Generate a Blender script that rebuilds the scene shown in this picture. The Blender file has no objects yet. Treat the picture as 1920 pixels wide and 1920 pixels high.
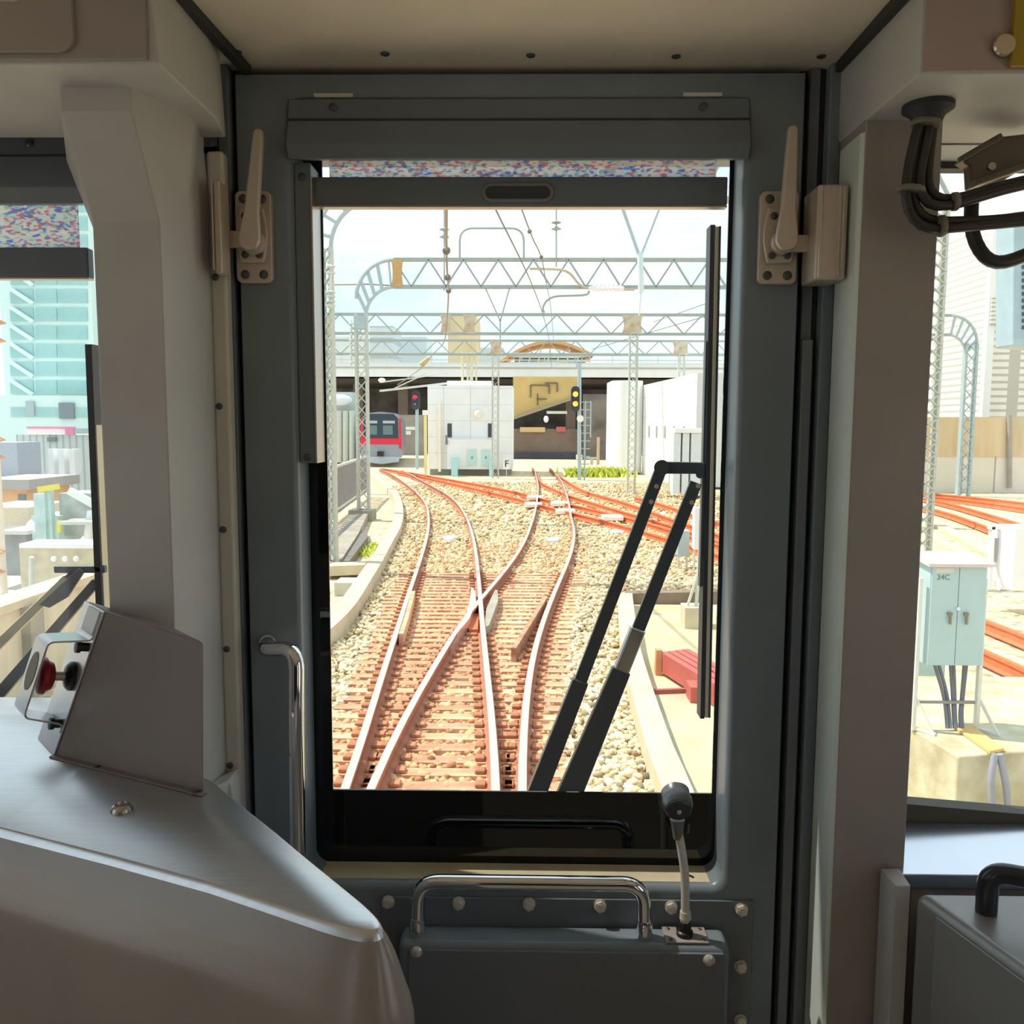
import bpy, bmesh, math, random
import numpy as np
from mathutils import Vector, Matrix
random.seed(7); np.random.seed(7)
C = bpy.context.scene.collection
scn = bpy.context.scene
# ---------------------------------------------------------------- camera
FPX, EYE = 1600.0, 2.6
_p = math.atan(162/FPX); _a = math.atan(25/FPX*math.cos(_p)); _t = 0.004
_F = Vector((-math.sin(_a)*math.cos(_p), math.cos(_a)*math.cos(_p), -math.sin(_p)))
_R = Vector((math.cos(_a), math.sin(_a), 0)); _U = _R.cross(_F)
_R2 = math.cos(_t)*_R + math.sin(_t)*_U; _U2 = -math.sin(_t)*_R + math.cos(_t)*_U
_C = Vector((0, 0, EYE))
cd = bpy.data.cameras.new('camera'); cam = bpy.data.objects.new('camera', cd); C.objects.link(cam)
cd.sensor_width = 36; cd.lens = 36*FPX/1920; cd.clip_start = .02; cd.clip_end = 2000
_M = Matrix((_R2, _U2, -_F)).transposed().to_4x4(); _M.translation = _C
cam.matrix_world = _M
scn.camera = cam
# ---------------------------------------------------------------- exposure, sky, sun
vs = scn.view_settings
vs.view_transform = 'Standard'; vs.look = 'None'; vs.gamma = 1; vs.use_curve_mapping = False
vs.exposure = 0.58
w = bpy.data.worlds.new('sky'); scn.world = w; w.use_nodes = True
nt = w.node_tree; nt.nodes.clear(); N = nt.nodes; L = nt.links
tc = N.new('ShaderNodeTexCoord'); mp = N.new('ShaderNodeMapping'); mp.inputs['Scale'].default_value = (1, 1, 2.6)
ns = N.new('ShaderNodeTexNoise'); ns.inputs['Scale'].default_value = 3.4; ns.inputs['Detail'].default_value = 8; ns.inputs['Roughness'].default_value = .55
rp = N.new('ShaderNodeValToRGB'); rp.color_ramp.elements[0].position = .38; rp.color_ramp.elements[1].position = .58
rp.color_ramp.elements[0].color = (.50, .68, .79, 1); rp.color_ramp.elements[1].color = (.86, .92, .94, 1)
bg = N.new('ShaderNodeBackground'); bg.inputs['Strength'].default_value = 1.0; ow = N.new('ShaderNodeOutputWorld')
L.new(tc.outputs['Generated'], mp.inputs['Vector']); L.new(mp.outputs['Vector'], ns.inputs['Vector'])
L.new(ns.outputs['Fac'], rp.inputs['Fac']); L.new(rp.outputs['Color'], bg.inputs['Color']); L.new(bg.outputs[0], ow.inputs['Surface'])
sd = bpy.data.lights.new('sun', 'SUN'); sun = bpy.data.objects.new('sun', sd); C.objects.link(sun)
SUNV = Vector((-.50, .16, .85)).normalized()
sd.energy = 3.7; sd.angle = .012; sd.color = (1, .93, .82)
sun.rotation_euler = SUNV.to_track_quat('Z', 'Y').to_euler(); sun.location = SUNV*60

# ---------------------------------------------------------------- projection helpers (places measured in the photo, at the distance they stand)
def ray(px, py): return _F + _R2*((px-960)/FPX) - _U2*((py-960)/FPX)
def P(px, py, Y): d = ray(px, py); return _C + d*(Y/d.y)
def G(px, py, z=0.0): d = ray(px, py); return _C + d*((z-EYE)/d.z)
def PX(px, py, X): d = ray(px, py); return _C + d*(X/d.x)
# ---------------------------------------------------------------- materials
def lin(c):
    c = c/255.0
    return c/12.92 if c <= .04045 else ((c+.055)/1.055)**2.4
def col(rgb): return (lin(rgb[0]), lin(rgb[1]), lin(rgb[2]), 1)
MATS = {}
def mat(name, rgb, rough=.5, metal=0, var=.06, scale=8, bump=0, bscale=200, spec=.5, aniso=0, coat=0, rgb2=None, stretch=None):
    if name in MATS: return MATS[name]
    m = bpy.data.materials.new(name); m.use_nodes = True; t = m.node_tree; b = t.nodes['Principled BSDF']
    c = col(rgb)
    tx = t.nodes.new('ShaderNodeTexCoord'); nz = t.nodes.new('ShaderNodeTexNoise'); nz.inputs['Scale'].default_value = scale; nz.inputs['Detail'].default_value = 5
    src = tx.outputs['Object']
    if stretch:
        mp = t.nodes.new('ShaderNodeMapping'); mp.inputs['Scale'].default_value = stretch; t.links.new(src, mp.inputs[0]); src = mp.outputs[0]
    t.links.new(src, nz.inputs['Vector'])
    r = t.nodes.new('ShaderNodeValToRGB'); r.color_ramp.elements[0].position = .3; r.color_ramp.elements[1].position = .7
    c2 = col(rgb2) if rgb2 else tuple(min(1, x*(1+var)) for x in c[:3])+(1,)
    r.color_ramp.elements[0].color = tuple(x*(1-var) for x in c[:3])+(1,); r.color_ramp.elements[1].color = c2
    t.links.new(nz.outputs['Fac'], r.inputs['Fac']); t.links.new(r.outputs['Color'], b.inputs['Base Color'])
    b.inputs['Roughness'].default_value = rough; b.inputs['Metallic'].default_value = metal
    b.inputs['Specular IOR Level'].default_value = spec; b.inputs['Anisotropic'].default_value = aniso; b.inputs['Coat Weight'].default_value = coat
    if bump:
        n2 = t.nodes.new('ShaderNodeTexNoise'); n2.inputs['Scale'].default_value = bscale; n2.inputs['Detail'].default_value = 3
        t.links.new(src, n2.inputs['Vector'])
        bp = t.nodes.new('ShaderNodeBump'); bp.inputs['Strength'].default_value = bump; bp.inputs['Distance'].default_value = .01
        t.links.new(n2.outputs['Fac'], bp.inputs['Height']); t.links.new(bp.outputs[0], b.inputs['Normal'])
    MATS[name] = m; return m
def emit(name, rgb, s):
    if name in MATS: return MATS[name]
    m = bpy.data.materials.new(name); m.use_nodes = True; b = m.node_tree.nodes['Principled BSDF']
    b.inputs['Base Color'].default_value = col(rgb); b.inputs['Emission Color'].default_value = col(rgb); b.inputs['Emission Strength'].default_value = s
    MATS[name] = m; return m
def glass(name, tint=(.97, .985, .98)):
    if name in MATS: return MATS[name]
    m = bpy.data.materials.new(name); m.use_nodes = True; t = m.node_tree; t.nodes.clear()
    o = t.nodes.new('ShaderNodeOutputMaterial'); mx = t.nodes.new('ShaderNodeMixShader'); tr = t.nodes.new('ShaderNodeBsdfTransparent'); gl = t.nodes.new('ShaderNodeBsdfGlossy'); lw = t.nodes.new('ShaderNodeLayerWeight'); lw.inputs['Blend'].default_value = .5; pw = t.nodes.new('ShaderNodeMath'); pw.operation = 'POWER'; pw.inputs[1].default_value = 5; fr = t.nodes.new('ShaderNodeMath'); fr.operation = 'MULTIPLY_ADD'; fr.inputs[1].default_value = .7; fr.inputs[2].default_value = .03
    t.links.new(lw.outputs['Facing'], pw.inputs[0]); t.links.new(pw.outputs[0], fr.inputs[0]); tr.inputs['Color'].default_value = tint+(1,); gl.inputs['Roughness'].default_value = .0; gl.inputs['Color'].default_value = (.8, .8, .8, 1)
    t.links.new(fr.outputs[0], mx.inputs[0]); t.links.new(tr.outputs[0], mx.inputs[1]); t.links.new(gl.outputs[0], mx.inputs[2]); t.links.new(mx.outputs[0], o.inputs[0])
    MATS[name] = m; return m
def banded(name, rgb, rgb2, sz, axis=2, duty=.12, rough=.6, sz2=None, axis2=0):
    """a panelled or louvred surface: thin lines of rgb2 every sz metres along one axis (and every sz2 along another)"""
    if name in MATS: return MATS[name]
    m = mat(name, rgb, rough, var=.04, scale=1.2); t = m.node_tree; b = t.nodes['Principled BSDF']
    tx = t.nodes.new('ShaderNodeTexCoord'); sp = t.nodes.new('ShaderNodeSeparateXYZ'); t.links.new(tx.outputs['Object'], sp.inputs[0])
    def line(ax, s):
        dv = t.nodes.new('ShaderNodeMath'); dv.operation = 'DIVIDE'; dv.inputs[1].default_value = s; t.links.new(sp.outputs[ax], dv.inputs[0])
        fr = t.nodes.new('ShaderNodeMath'); fr.operation = 'FRACT'; t.links.new(dv.outputs[0], fr.inputs[0])
        lt = t.nodes.new('ShaderNodeMath'); lt.operation = 'LESS_THAN'; lt.inputs[1].default_value = duty; t.links.new(fr.outputs[0], lt.inputs[0]); return lt.outputs[0]
    f = line(axis, sz)
    if sz2:
        g = line(axis2, sz2); mxm = t.nodes.new('ShaderNodeMath'); mxm.operation = 'MAXIMUM'; t.links.new(f, mxm.inputs[0]); t.links.new(g, mxm.inputs[1]); f = mxm.outputs[0]
    old = b.inputs['Base Color'].links[0].from_socket
    mx = t.nodes.new('ShaderNodeMix'); mx.data_type = 'RGBA'; t.links.new(f, mx.inputs[0]); t.links.new(old, mx.inputs[6]); mx.inputs[7].default_value = col(rgb2)
    t.links.new(mx.outputs[2], b.inputs['Base Color']); return m
# ---------------------------------------------------------------- mesh builder
class MB:
    def __init__(s): s.v = []; s.f = []
    def add(s, v, f):
        n = len(s.v); s.v += [tuple(x) for x in v]; s.f += [tuple(i+n for i in q) for q in f]; return s
    def box(s, a, b):
        x0, y0, z0 = a; x1, y1, z1 = b
        x0, x1 = min(x0, x1), max(x0, x1); y0, y1 = min(y0, y1), max(y0, y1); z0, z1 = min(z0, z1), max(z0, z1)
        return s.add([(x0,y0,z0),(x1,y0,z0),(x1,y1,z0),(x0,y1,z0),(x0,y0,z1),(x1,y0,z1),(x1,y1,z1),(x0,y1,z1)],
                     [(0,3,2,1),(4,5,6,7),(0,1,5,4),(1,2,6,5),(2,3,7,6),(3,0,4,7)])
    def prism(s, pts, vec):
        pts = [Vector(p) for p in pts]; vec = Vector(vec); n = len(pts)
        nr = Vector((0, 0, 0))
        for i in range(n): nr += pts[i].cross(pts[(i+1) % n])
        if nr.dot(vec) > 0: pts.reverse()
        return s.add(pts+[p+vec for p in pts], [tuple(range(n)), tuple(range(2*n-1, n-1, -1))]+[(i, i+n, (i+1) % n+n, (i+1) % n) for i in range(n)])
    def loft(s, rings, cap=True, closed=True):
        n = len(rings[0]); v = [p for r in rings for p in r]; f = []
        for k in range(len(rings)-1):
            for i in range(n if closed else n-1):
                j = (i+1) % n; f.append((k*n+i, k*n+j, (k+1)*n+j, (k+1)*n+i))
        if cap: f += [tuple(range(n-1, -1, -1)), tuple(range((len(rings)-1)*n, len(rings)*n))]
        return s.add(v, f)
    def sweep(s, pts, prof, up=Vector((0, 0, 1))):
        """prof = [(side, height)] swept along pts keeping height vertical"""
        pts = [Vector(p) for p in pts]; rings = []
        for i, p in enumerate(pts):
            d = (pts[min(i+1, len(pts)-1)]-pts[max(i-1, 0)]); d.z = 0; d.normalize(); r = d.cross(up)
            rings.append([p+r*a+up*b for a, b in prof])
        return s.loft(rings)
    def tube(s, pts, r, seg=10, caps=True):
        pts = [Vector(p) for p in pts]; n = len(pts); rs = r if isinstance(r, (list, tuple)) else [r]*n
        d0 = (pts[1]-pts[0]).normalized(); u = d0.orthogonal().normalized(); rings = []
        for i in range(n):
            d = (pts[min(i+1, n-1)]-pts[max(i-1, 0)]).normalized(); u = (u-d*u.dot(d)).normalized(); q = d.cross(u)
            rings.append([pts[i]+(u*math.cos(2*math.pi*k/seg)+q*math.sin(2*math.pi*k/seg))*rs[i] for k in range(seg)])
        return s.loft(rings, caps)
    def cyl(s, a, b, r, r2=None, seg=16): return s.tube([a, b], [r, r if r2 is None else r2], seg)
    def lathe(s, prof, base, axis, seg=24):
        base = Vector(base); axis = Vector(axis).normalized(); u = axis.orthogonal().normalized(); q = axis.cross(u)
        return s.loft([[base+axis*h+(u*math.cos(2*math.pi*k/seg)+q*math.sin(2*math.pi*k/seg))*max(r, 1e-5) for k in range(seg)] for r, h in prof])
    def beam(s, a, b, w_, h_, up=(0, 0, 1)):
        a = Vector(a); b = Vector(b); d = (b-a).normalized(); up = Vector(up)
        if abs(d.dot(up)) > .99: up = Vector((0, 1, 0))
        r = d.cross(up).normalized(); u = r.cross(d)
        o = [r*w_/2+u*h_/2, -r*w_/2+u*h_/2, -r*w_/2-u*h_/2, r*w_/2-u*h_/2]
        return s.loft([[a+k for k in o], [b+k for k in o]])
    def sphere(s, c, r, seg=12, sc=(1, 1, 1)):
        c = Vector(c); rings = []
        for i in range(1, seg):
            t = math.pi*i/seg; rings.append([c+Vector((r*sc[0]*math.sin(t)*math.cos(2*math.pi*k/seg), r*sc[1]*math.sin(t)*math.sin(2*math.pi*k/seg), r*sc[2]*math.cos(t))) for k in range(seg)])
        return s.loft(rings)
WL = {}
def finish(me, sharp=38):
    bm = bmesh.new(); bm.from_mesh(me); bmesh.ops.recalc_face_normals(bm, faces=bm.faces)
    for e in bm.edges:
        if len(e.link_faces) == 2: e.smooth = e.calc_face_angle(0) < math.radians(sharp)
    for f in bm.faces: f.smooth = True
    bm.to_mesh(me); bm.free()
def obj(name, mb, m, parent=None, bev=0, seg=3, sharp=38, base=True):
    a = np.array(mb.v); lo = a.min(0); hi = a.max(0); c = np.array([(lo[0]+hi[0])/2, (lo[1]+hi[1])/2, lo[2] if base else (lo[2]+hi[2])/2])
    me = bpy.data.meshes.new(name); me.from_pydata([tuple(x) for x in (a-c)], [], mb.f); finish(me, sharp)
    o = bpy.data.objects.new(name, me); C.objects.link(o); me.materials.append(m)
    c = Vector(c); WL[o.name] = c
    if parent is not None: o.parent = parent; o.location = c-WL[parent.name]
    else: o.location = c
    if bev:
        b = o.modifiers.new('bevel', 'BEVEL'); b.width = bev; b.segments = seg; b.limit_method = 'ANGLE'; b.angle_limit = math.radians(35); b.harden_normals = True
    return o
def tag(o, label=None, cat=None, group=None, kind=None):
    if label: o['label'] = label
    if cat: o['category'] = cat
    if group: o['group'] = group
    if kind: o['kind'] = kind
    return o
def thing(name, loc, label, cat, group=None):
    o = bpy.data.objects.new(name, None); C.objects.link(o); o.location = loc; o.empty_display_size = .05; WL[o.name] = Vector(loc)
    return tag(o, label, cat, group)
def struct(name, mb, m, parent=None, **k):
    o = obj(name, mb, m, parent, **k)
    if parent is None: o['kind'] = 'structure'
    return o
def spline(pts, step=.5):
    pts = [Vector(p) for p in pts]; q = [pts[0]*2-pts[1]]+pts+[pts[-1]*2-pts[-2]]; out = []
    for i in range(1, len(q)-2):
        p0, p1, p2, p3 = q[i-1:i+3]; n = max(2, int((p2-p1).length/step))
        for k in range(n):
            t = k/n; out.append(.5*((2*p1)+(p2-p0)*t+(2*p0-5*p1+4*p2-p3)*t*t+(3*p1-p0-3*p2+p3)*t**3))
    out.append(pts[-1]); return out
def smooth(pts, n=2):
    for _ in range(n): pts = [pts[0]]+[(pts[i-1]+pts[i]*2+pts[i+1])/4 for i in range(1, len(pts)-1)]+[pts[-1]]
    return pts
def bend(pts, r, n=6):
    """round the corners of a polyline"""
    pts = [Vector(p) for p in pts]; out = [pts[0]]
    for i in range(1, len(pts)-1):
        a = (pts[i-1]-pts[i]); b = (pts[i+1]-pts[i]); t = min(r, a.length*.49, b.length*.49); a = pts[i]+a.normalized()*t; b = pts[i]+b.normalized()*t
        for k in range(n+1): u = k/n; out.append(a*(1-u)**2+pts[i]*2*u*(1-u)+b*u*u)
    return out+[pts[-1]]
def rrect(x0, x1, z0, z1, r, n=6):
    o = []
    for cx, cz, a0 in ((x1-r, z1-r, 0), (x0+r, z1-r, 90), (x0+r, z0+r, 180), (x1-r, z0+r, 270)):
        for k in range(n+1): a = math.radians(a0+90*k/n); o.append((cx+r*math.cos(a), cz+r*math.sin(a)))
    return o
def plate(x0, x1, z0, z1, r, y0, y1, n=6): return MB().prism([(x, y0, z) for x, z in rrect(x0, x1, z0, z1, r, n)], (0, y1-y0, 0))
def screw(name, p, axis, r, m, parent, h=.5, slot=True):
    """domed cross-head screw"""
    mb = MB().lathe([(0, 0), (r, 0), (r, h*r*.4), (r*.75, h*r*.8), (r*.3, h*r)], p, axis, 14)
    return obj(name, mb, m, parent)
def hexbolt(p, r, m, parent):
    p = Vector(p); mb = MB().lathe([(0, 0), (r*1.12, 0), (r*1.12, r*.25), (r*.9, r*.3)], p, (0, -1, 0), 20)
    pts = [p+Vector((r*math.cos(math.radians(60*k+20)), -r*.3, r*math.sin(math.radians(60*k+20)))) for k in range(6)]
    mb.prism(pts, (0, -r*.6, 0)); mb.lathe([(r*.8, 0), (r*.6, r*.12), (0, r*.14)], p+Vector((0, -r*.9, 0)), (0, -1, 0), 16)
    return obj('hex_bolt', mb, m, parent, sharp=25)
# ================================================================ MATERIALS
SLATE = mat('slate_paint', (124, 134, 143), .34, bump=.05, bscale=500)
SLATE2 = mat('slate_paint_panel', (116, 121, 131), .38, bump=.04, bscale=500)
PILLAR = mat('grey_plastic', (190, 190, 190), .5, bump=.06, bscale=700)
WARM = mat('warm_grey_paint', (160, 152, 148), .45, bump=.05, bscale=700)
CEIL = mat('ceiling_paint', (228, 218, 204), .6, bump=.05, bscale=400)
RUBBER = mat('black_rubber', (48, 51, 56), .6)
BLACKGL = mat('black_glass_border', (13, 14, 17), .04, spec=.6)
BLINDM = mat('blind_paint', (112, 121, 132), .42)
STEEL = mat('brushed_steel', (190, 184, 176), .33, 1, stretch=(1, 1, 30), scale=20)
CASTM = mat('cast_metal', (206, 194, 182), .4, .45)
CHROME = mat('chrome', (226, 226, 230), .06, 1)
DARKMET = mat('dark_screw', (96, 96, 98), .4, .6)
DESKM = mat('desk_metal', (214, 215, 218), .36, 1, var=.05, scale=9, stretch=(2, 30, 2), bump=.02, bscale=60)
DESKP = mat('desk_paint', (158, 149, 142), .26, .1, bump=.03, bscale=600)
WHITEP = mat('white_plastic', (212, 208, 198), .4)
BLACKP = mat('black_plastic', (26, 27, 29), .4)
GREYP = mat('grey_box_paint', (136, 127, 124), .45, bump=.04, bscale=700)
SILVER = mat('silver_plate', (206, 208, 212), .3, .6)
GLASS = glass('window_glass')
# ================================================================ CAR BODY (the setting)
FL, CL = 1.1, 3.082
struct('floor', MB().box((-1.42, -8, .35), (1.42, 1.33, FL)), mat('floor_vinyl', (222, 210, 192), .5))
ce = struct('ceiling', MB().box((-1.45, -8, CL), (1.45, 1.36, CL+.16)), CEIL)
for px, py in ((445, 97), (722, 100), (995, 103), (1268, 105), (1540, 105)):
    p = G(px, py, CL); screw('screw', (p.x, p.y, CL), (0, 0, -1), .006, DARKMET, ce)
def side_wall(name, x0, x1):
    mb = MB(); mb.box((x0, -8, FL-.2), (x1, 1.36, 1.95)); mb.box((x0, -8, 2.86), (x1, 1.36, CL+.1))
    ys = [-8, -1.5, -.9, -.05, .6, 1.36]
    for a, b in zip(ys[0::2], ys[1::2]): mb.box((x0, a, 1.9), (x1, b, 2.9))
    return struct(name, mb, mat('wall_panel', (176, 170, 160), .5))
side_wall('wall_left', -1.45, -1.38); side_wall('wall_right', 1.38, 1.45)
struct('wall_rear', MB().box((-1.42, -8.06, FL), (1.42, -8, CL)), mat('wall_panel', (176, 170, 160), .5))
FX0, FX1 = -.41, .385
mb = MB(); y0, y1 = 1.275, 1.34
mb.box((-1.42, y0, .4), (FX0, y1, 2.05)); mb.box((FX1, y0, .4), (1.42, y1, 1.985))
mb.box((-1.42, y0, 2.99), (1.42, y1, CL+.08))
mb.box((-1.42, y0, 2.0), (-1.28, y1, 3.0)); mb.box((1.28, y0, 1.9), (1.42, y1, 3.0))
mb.box((-.545, y0, 2.0), (FX0, y1, 3.0)); mb.box((FX1, y0, 1.9), (.515, y1, 3.0)); mb.box((FX0, y0, .4), (FX1, y1, 1.0))
struct('wall_front', mb, SLATE)
for n, x0, x1, z0 in ((1, -1.28, -.545, 2.05), (2, .515, 1.28, 1.985)):
    wn = struct('window_%d' % n, MB().box((x0-.01, 1.298, z0-.01), (x1+.01, 1.304, 3.0)), GLASS)
    fr = MB()
    for b in ((x0, x0+.015, z0, 2.99), (x1-.015, x1, z0, 2.99), (x0, x1, z0, z0+(.035 if n == 1 else .008)), (x0, x1, 2.968, 2.99)): fr.box((b[0], 1.272, b[2]), (b[1], 1.297, b[3]))
    tag(struct('window_frame', fr, RUBBER, wn), 'black rubber window surround')
# fill lamps added unseen behind the camera to brighten the cab
for k, y in enumerate((-1.3, -3.0, -4.7, -6.4)):
    for sx in (-.55, .55):
        t = thing('fill_lamp', (sx, y, CL-.03), 'long white fill lamp added unseen behind the cab to brighten it', 'lamp', 'unseen fill lamps')
        obj('fill_tray', MB().box((sx-.09, y-.6, CL-.015), (sx+.09, y+.6, CL)), WHITEP, t)
        obj('fill_diffuser', MB().box((sx-.08, y-.58, CL-.045), (sx+.08, y+.58, CL-.014)), emit('fill_glow', (250, 248, 250), .12), t)
# ================================================================ FRONT DOOR
DX0, DX1, DZ0, DZ1 = -.395, .371, 1.02, 3.07
HX0, HX1, HZ0, HZ1 = -.331, .304, 1.912, 3.044
def hole_plate(x0, x1, z0, z1, hx0, hx1, hz0, hz1, r, yf, yb, bevel, n=6):
    ins = rrect(hx0, hx1, hz0, hz1, r, n); corners = [(x1, z1), (x0, z1), (x0, z0), (x1, z0)]; m = n+1
    mb = MB(); rings = [[(*[corners[i//m][0]], yf, corners[i//m][1]) for i in range(4*m)], [(x, yf, z) for x, z in ins]]
    for k in range(1, 6):
        a = math.radians(18*k); d = bevel*(1-math.cos(a)); q = rrect(hx0+bevel*math.sin(a)*.8, hx1-bevel*math.sin(a)*.8, hz0+bevel*math.sin(a), hz1-bevel*math.sin(a)*.6, r, n)
        rings.append([(x, yf+d, z) for x, z in q])
    rings.append([(x, yb, z) for x, z in q]); rings.append([(*[corners[i//m][0]], yb, corners[i//m][1]) for i in range(4*m)])
    v = [p for rg in rings for p in rg]; L_ = 4*m; f = []
    for k in range(len(rings)):
        k2 = (k+1) % len(rings)
        for i in range(L_):
            j = (i+1) % L_; q4 = [k*L_+i, k*L_+j, k2*L_+j, k2*L_+i]; s_ = []
            for a in q4:
                if not any((Vector(v[a])-Vector(v[b])).length < 1e-7 for b in s_): s_.append(a)
            if len(s_) > 2: f.append(tuple(s_))
    return mb.add(v, f)
dm = hole_plate(DX0, DX1, DZ0, DZ1, HX0, HX1, HZ0, HZ1, .022, 1.2, 1.268, .012)
door = struct('door_1', dm, SLATE)
CX0, CX1, CZ0, CZ1 = -.294, .2885, 2.04, 2.995
fm = MB(); fy0, fy1 = 1.262, 1.2655
for b in ((HX0, CX0, HZ0, HZ1), (CX1, HX1, HZ0, HZ1), (CX0, CX1, HZ0, CZ0), (CX0, CX1, CZ1, HZ1)): fm.box((b[0], fy0, b[2]), (b[1], fy1, b[3]))
gp = struct('glass_pane', MB().box((HX0-.005, 1.2665, HZ0-.005), (HX1+.005, 1.2725, HZ1)), GLASS, door)
tag(struct('glass_border', fm, BLACKGL, door), 'glossy black border printed round the glass')
sl_ = MB().box((HX0+.012, 1.2135, HZ0+.0119), (HX1-.012, 1.2612, HZ0+.0128))  # thin strip over the sill, its pale beige stands in for sunlight
tag(struct('window_sill', sl_, mat('sunlit_sill', (206, 194, 164), .7, var=.1, scale=14), door), 'beige sill below the glass, coloured paler for the sun on it')
# bolted strip under the window
bs = MB(); q = [P(714, 1676, 1.2), P(1412, 1690, 1.2)]
bs.box((q[0].x, 1.196, 1.1), (q[1].x, 1.2, (q[0].z+q[1].z)/2))
strip = struct('bolted_panel', bs, SLATE2, door, bev=.0015)
HEX = mat('bolt_metal', (228, 220, 208), .34, .4)
for px, py in ((728, 1690), (860, 1692), (992, 1694), (1125, 1697), (1258, 1700), (1390, 1704), (1388, 1811), (1388, 1912)):
    hexbolt(P(px, py, 1.196), .0085, HEX, strip)
# jambs
def vbar(name, x0, x1, yf, m, yb=1.275, z0=1.0, z1=CL): return struct(name, MB().box((x0, yf, z0), (x1, yb, z1)), m, bev=.002)
tag(vbar('trim_1', DX1, .3815, 1.222, RUBBER), kind='structure'); vbar('trim_2', .3815, .396, 1.2, SLATE2, z1=2.72); vbar('trim_3', .396, .404, 1.215, RUBBER)
vbar('trim_4', .404, .4205, 1.196, PILLAR if False else SLATE); vbar('trim_5', -.4035, DX0, 1.215, RUBBER); vbar('trim_6', -.4185, -.4035, 1.195, SLATE2); vbar('trim_7', -.4265, -.4185, 1.21, RUBBER)
vbar('trim_8', .3815, .396, 1.21, SLATE2, z0=2.72)
# ---------------------------------------------------------------- roller blind on the door
def blind(label, x0, x1, y, gap_px, top, lip0, lip1, fab0, fab1, bar1, guides, grip=None, win=None):
    """x0/x1 world; heights in world z"""
    t = thing('roller_blind', ((x0+x1)/2, y, top), label, 'blind')
    prof = [(y-.0, top), (y-.035, top-.004), (y-.038, top-.03), (y-.05, lip0), (y-.042, lip1), (y-.002, fab0+.0045), (y+.0, fab0+.0045), (y+.0, top)]
    obj('housing', MB().prism([(x0, a, b) for a, b in prof], (x1-x0, 0, 0)), BLINDM, t, bev=.003)
    obj('housing_cover', MB().box((x0, y-.0405, top-.034), (x1, y-.036, top-.0315)), RUBBER, t)
    for fx in (.1, .9):
        xx = x0+(x1-x0)*fx; screw('screw', (xx, y-.037, top-.016), (0, -1, 0), .0055, DARKMET, t)
    obj('fabric', MB().box((x0+.045, y+.008, fab1-.02), (x1-.033, y+.0095, fab0+.02)), FABRIC, t)
    b = obj('bottom_bar', MB().box((x0+.02, y-.0, bar1), (x1-.018, y+.018, fab1)), BLINDM, t, bev=.0025)
    obj('bar_edge', MB().box((x0+.02, y+.001, bar1-.0022), (x1-.018, y+.016, bar1)), STEEL, b)
    if grip:
        gx0, gx1, gz0, gz1 = grip; r = (gz1-gz0)/2
        pts = rrect(gx0, gx1, gz0, gz1, r*.99, 8); ring = [(x, y-.001, z) for x, z in pts]
        gm = MB(); gm.tube(ring+[ring[0]], .0026, 8); tag(obj('grip_rim', gm, mat('grip_grey', (128, 130, 134), .4), b), 'lighter rounded rim of the pull recess')
        obj('grip_recess', MB().prism(ring, (0, .0005, 0)), mat('grip_dark', (62, 66, 76), .4), b)
    for gx0, gx1, ztop, zbot, lit in guides:
        g = obj('guide_rail', MB().box((gx0, y-.02, zbot), (gx1, y+.03, ztop)), BLINDM, t, bev=.002)
        obj('rail_edge', MB().box((lit-.0012, y-.0215, zbot), (lit+.0012, y+.028, ztop-.02)), STEEL, g)
        screw('screw', ((gx0+gx1)/2, y-.02, zbot+.008), (0, -1, 0), .0055, DARKMET, g); screw('screw', ((gx0+gx1)/2, y-.02, ztop-.02), (0, -1, 0), .0055, DARKMET, g)
    return t
m = bpy.data.materials.new('blind_mesh_fabric'); m.use_nodes = True; t = m.node_tree; t.nodes.clear(); FABRIC = m
o_ = t.nodes.new('ShaderNodeOutputMaterial'); tx = t.nodes.new('ShaderNodeTexCoord')
mp = t.nodes.new('ShaderNodeMapping'); mp.inputs['Rotation'].default_value = (0, math.radians(-32), 0); mp.inputs['Scale'].default_value = (1, 1, 2.4); t.links.new(tx.outputs['Object'], mp.inputs[0])
nz = t.nodes.new('ShaderNodeTexVoronoi'); nz.inputs['Scale'].default_value = 170; t.links.new(mp.outputs[0], nz.inputs['Vector'])
rp = t.nodes.new('ShaderNodeValToRGB'); rp.color_ramp.interpolation = 'CONSTANT'; sp = t.nodes.new('ShaderNodeSeparateColor'); t.links.new(nz.outputs['Color'], sp.inputs[0]); t.links.new(sp.outputs[0], rp.inputs[0])
els = rp.color_ramp.elements; els[0].color = col((236, 238, 238)); els[1].position = .42; els[1].color = col((190, 224, 224))
for p_, c_ in ((.52, (240, 178, 188)), (.64, (160, 180, 236)), (.76, (240, 242, 238)), (.92, (206, 180, 196))): e_ = els.new(p_); e_.color = col(c_)
df = t.nodes.new('ShaderNodeBsdfTranslucent'); d2 = t.nodes.new('ShaderNodeBsdfDiffuse'); ms = t.nodes.new('ShaderNodeMixShader'); ms.inputs[0].default_value = .25
tr = t.nodes.new('ShaderNodeBsdfTransparent'); m2 = t.nodes.new('ShaderNodeMixShader'); m2.inputs[0].default_value = .4; t.links.new(rp.outputs[0], tr.inputs[0])
for s_ in (df, d2): t.links.new(rp.outputs[0], s_.inputs['Color'])
t.links.new(df.outputs[0], ms.inputs[1]); t.links.new(d2.outputs[0], ms.inputs[2]); t.links.new(ms.outputs[0], m2.inputs[1]); t.links.new(tr.outputs[0], m2.inputs[2]); t.links.new(m2.outputs[0], o_.inputs[0])
Zb = lambda py, Y=1.22, px=985: P(px, py, Y).z
BY = 1.232
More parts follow.
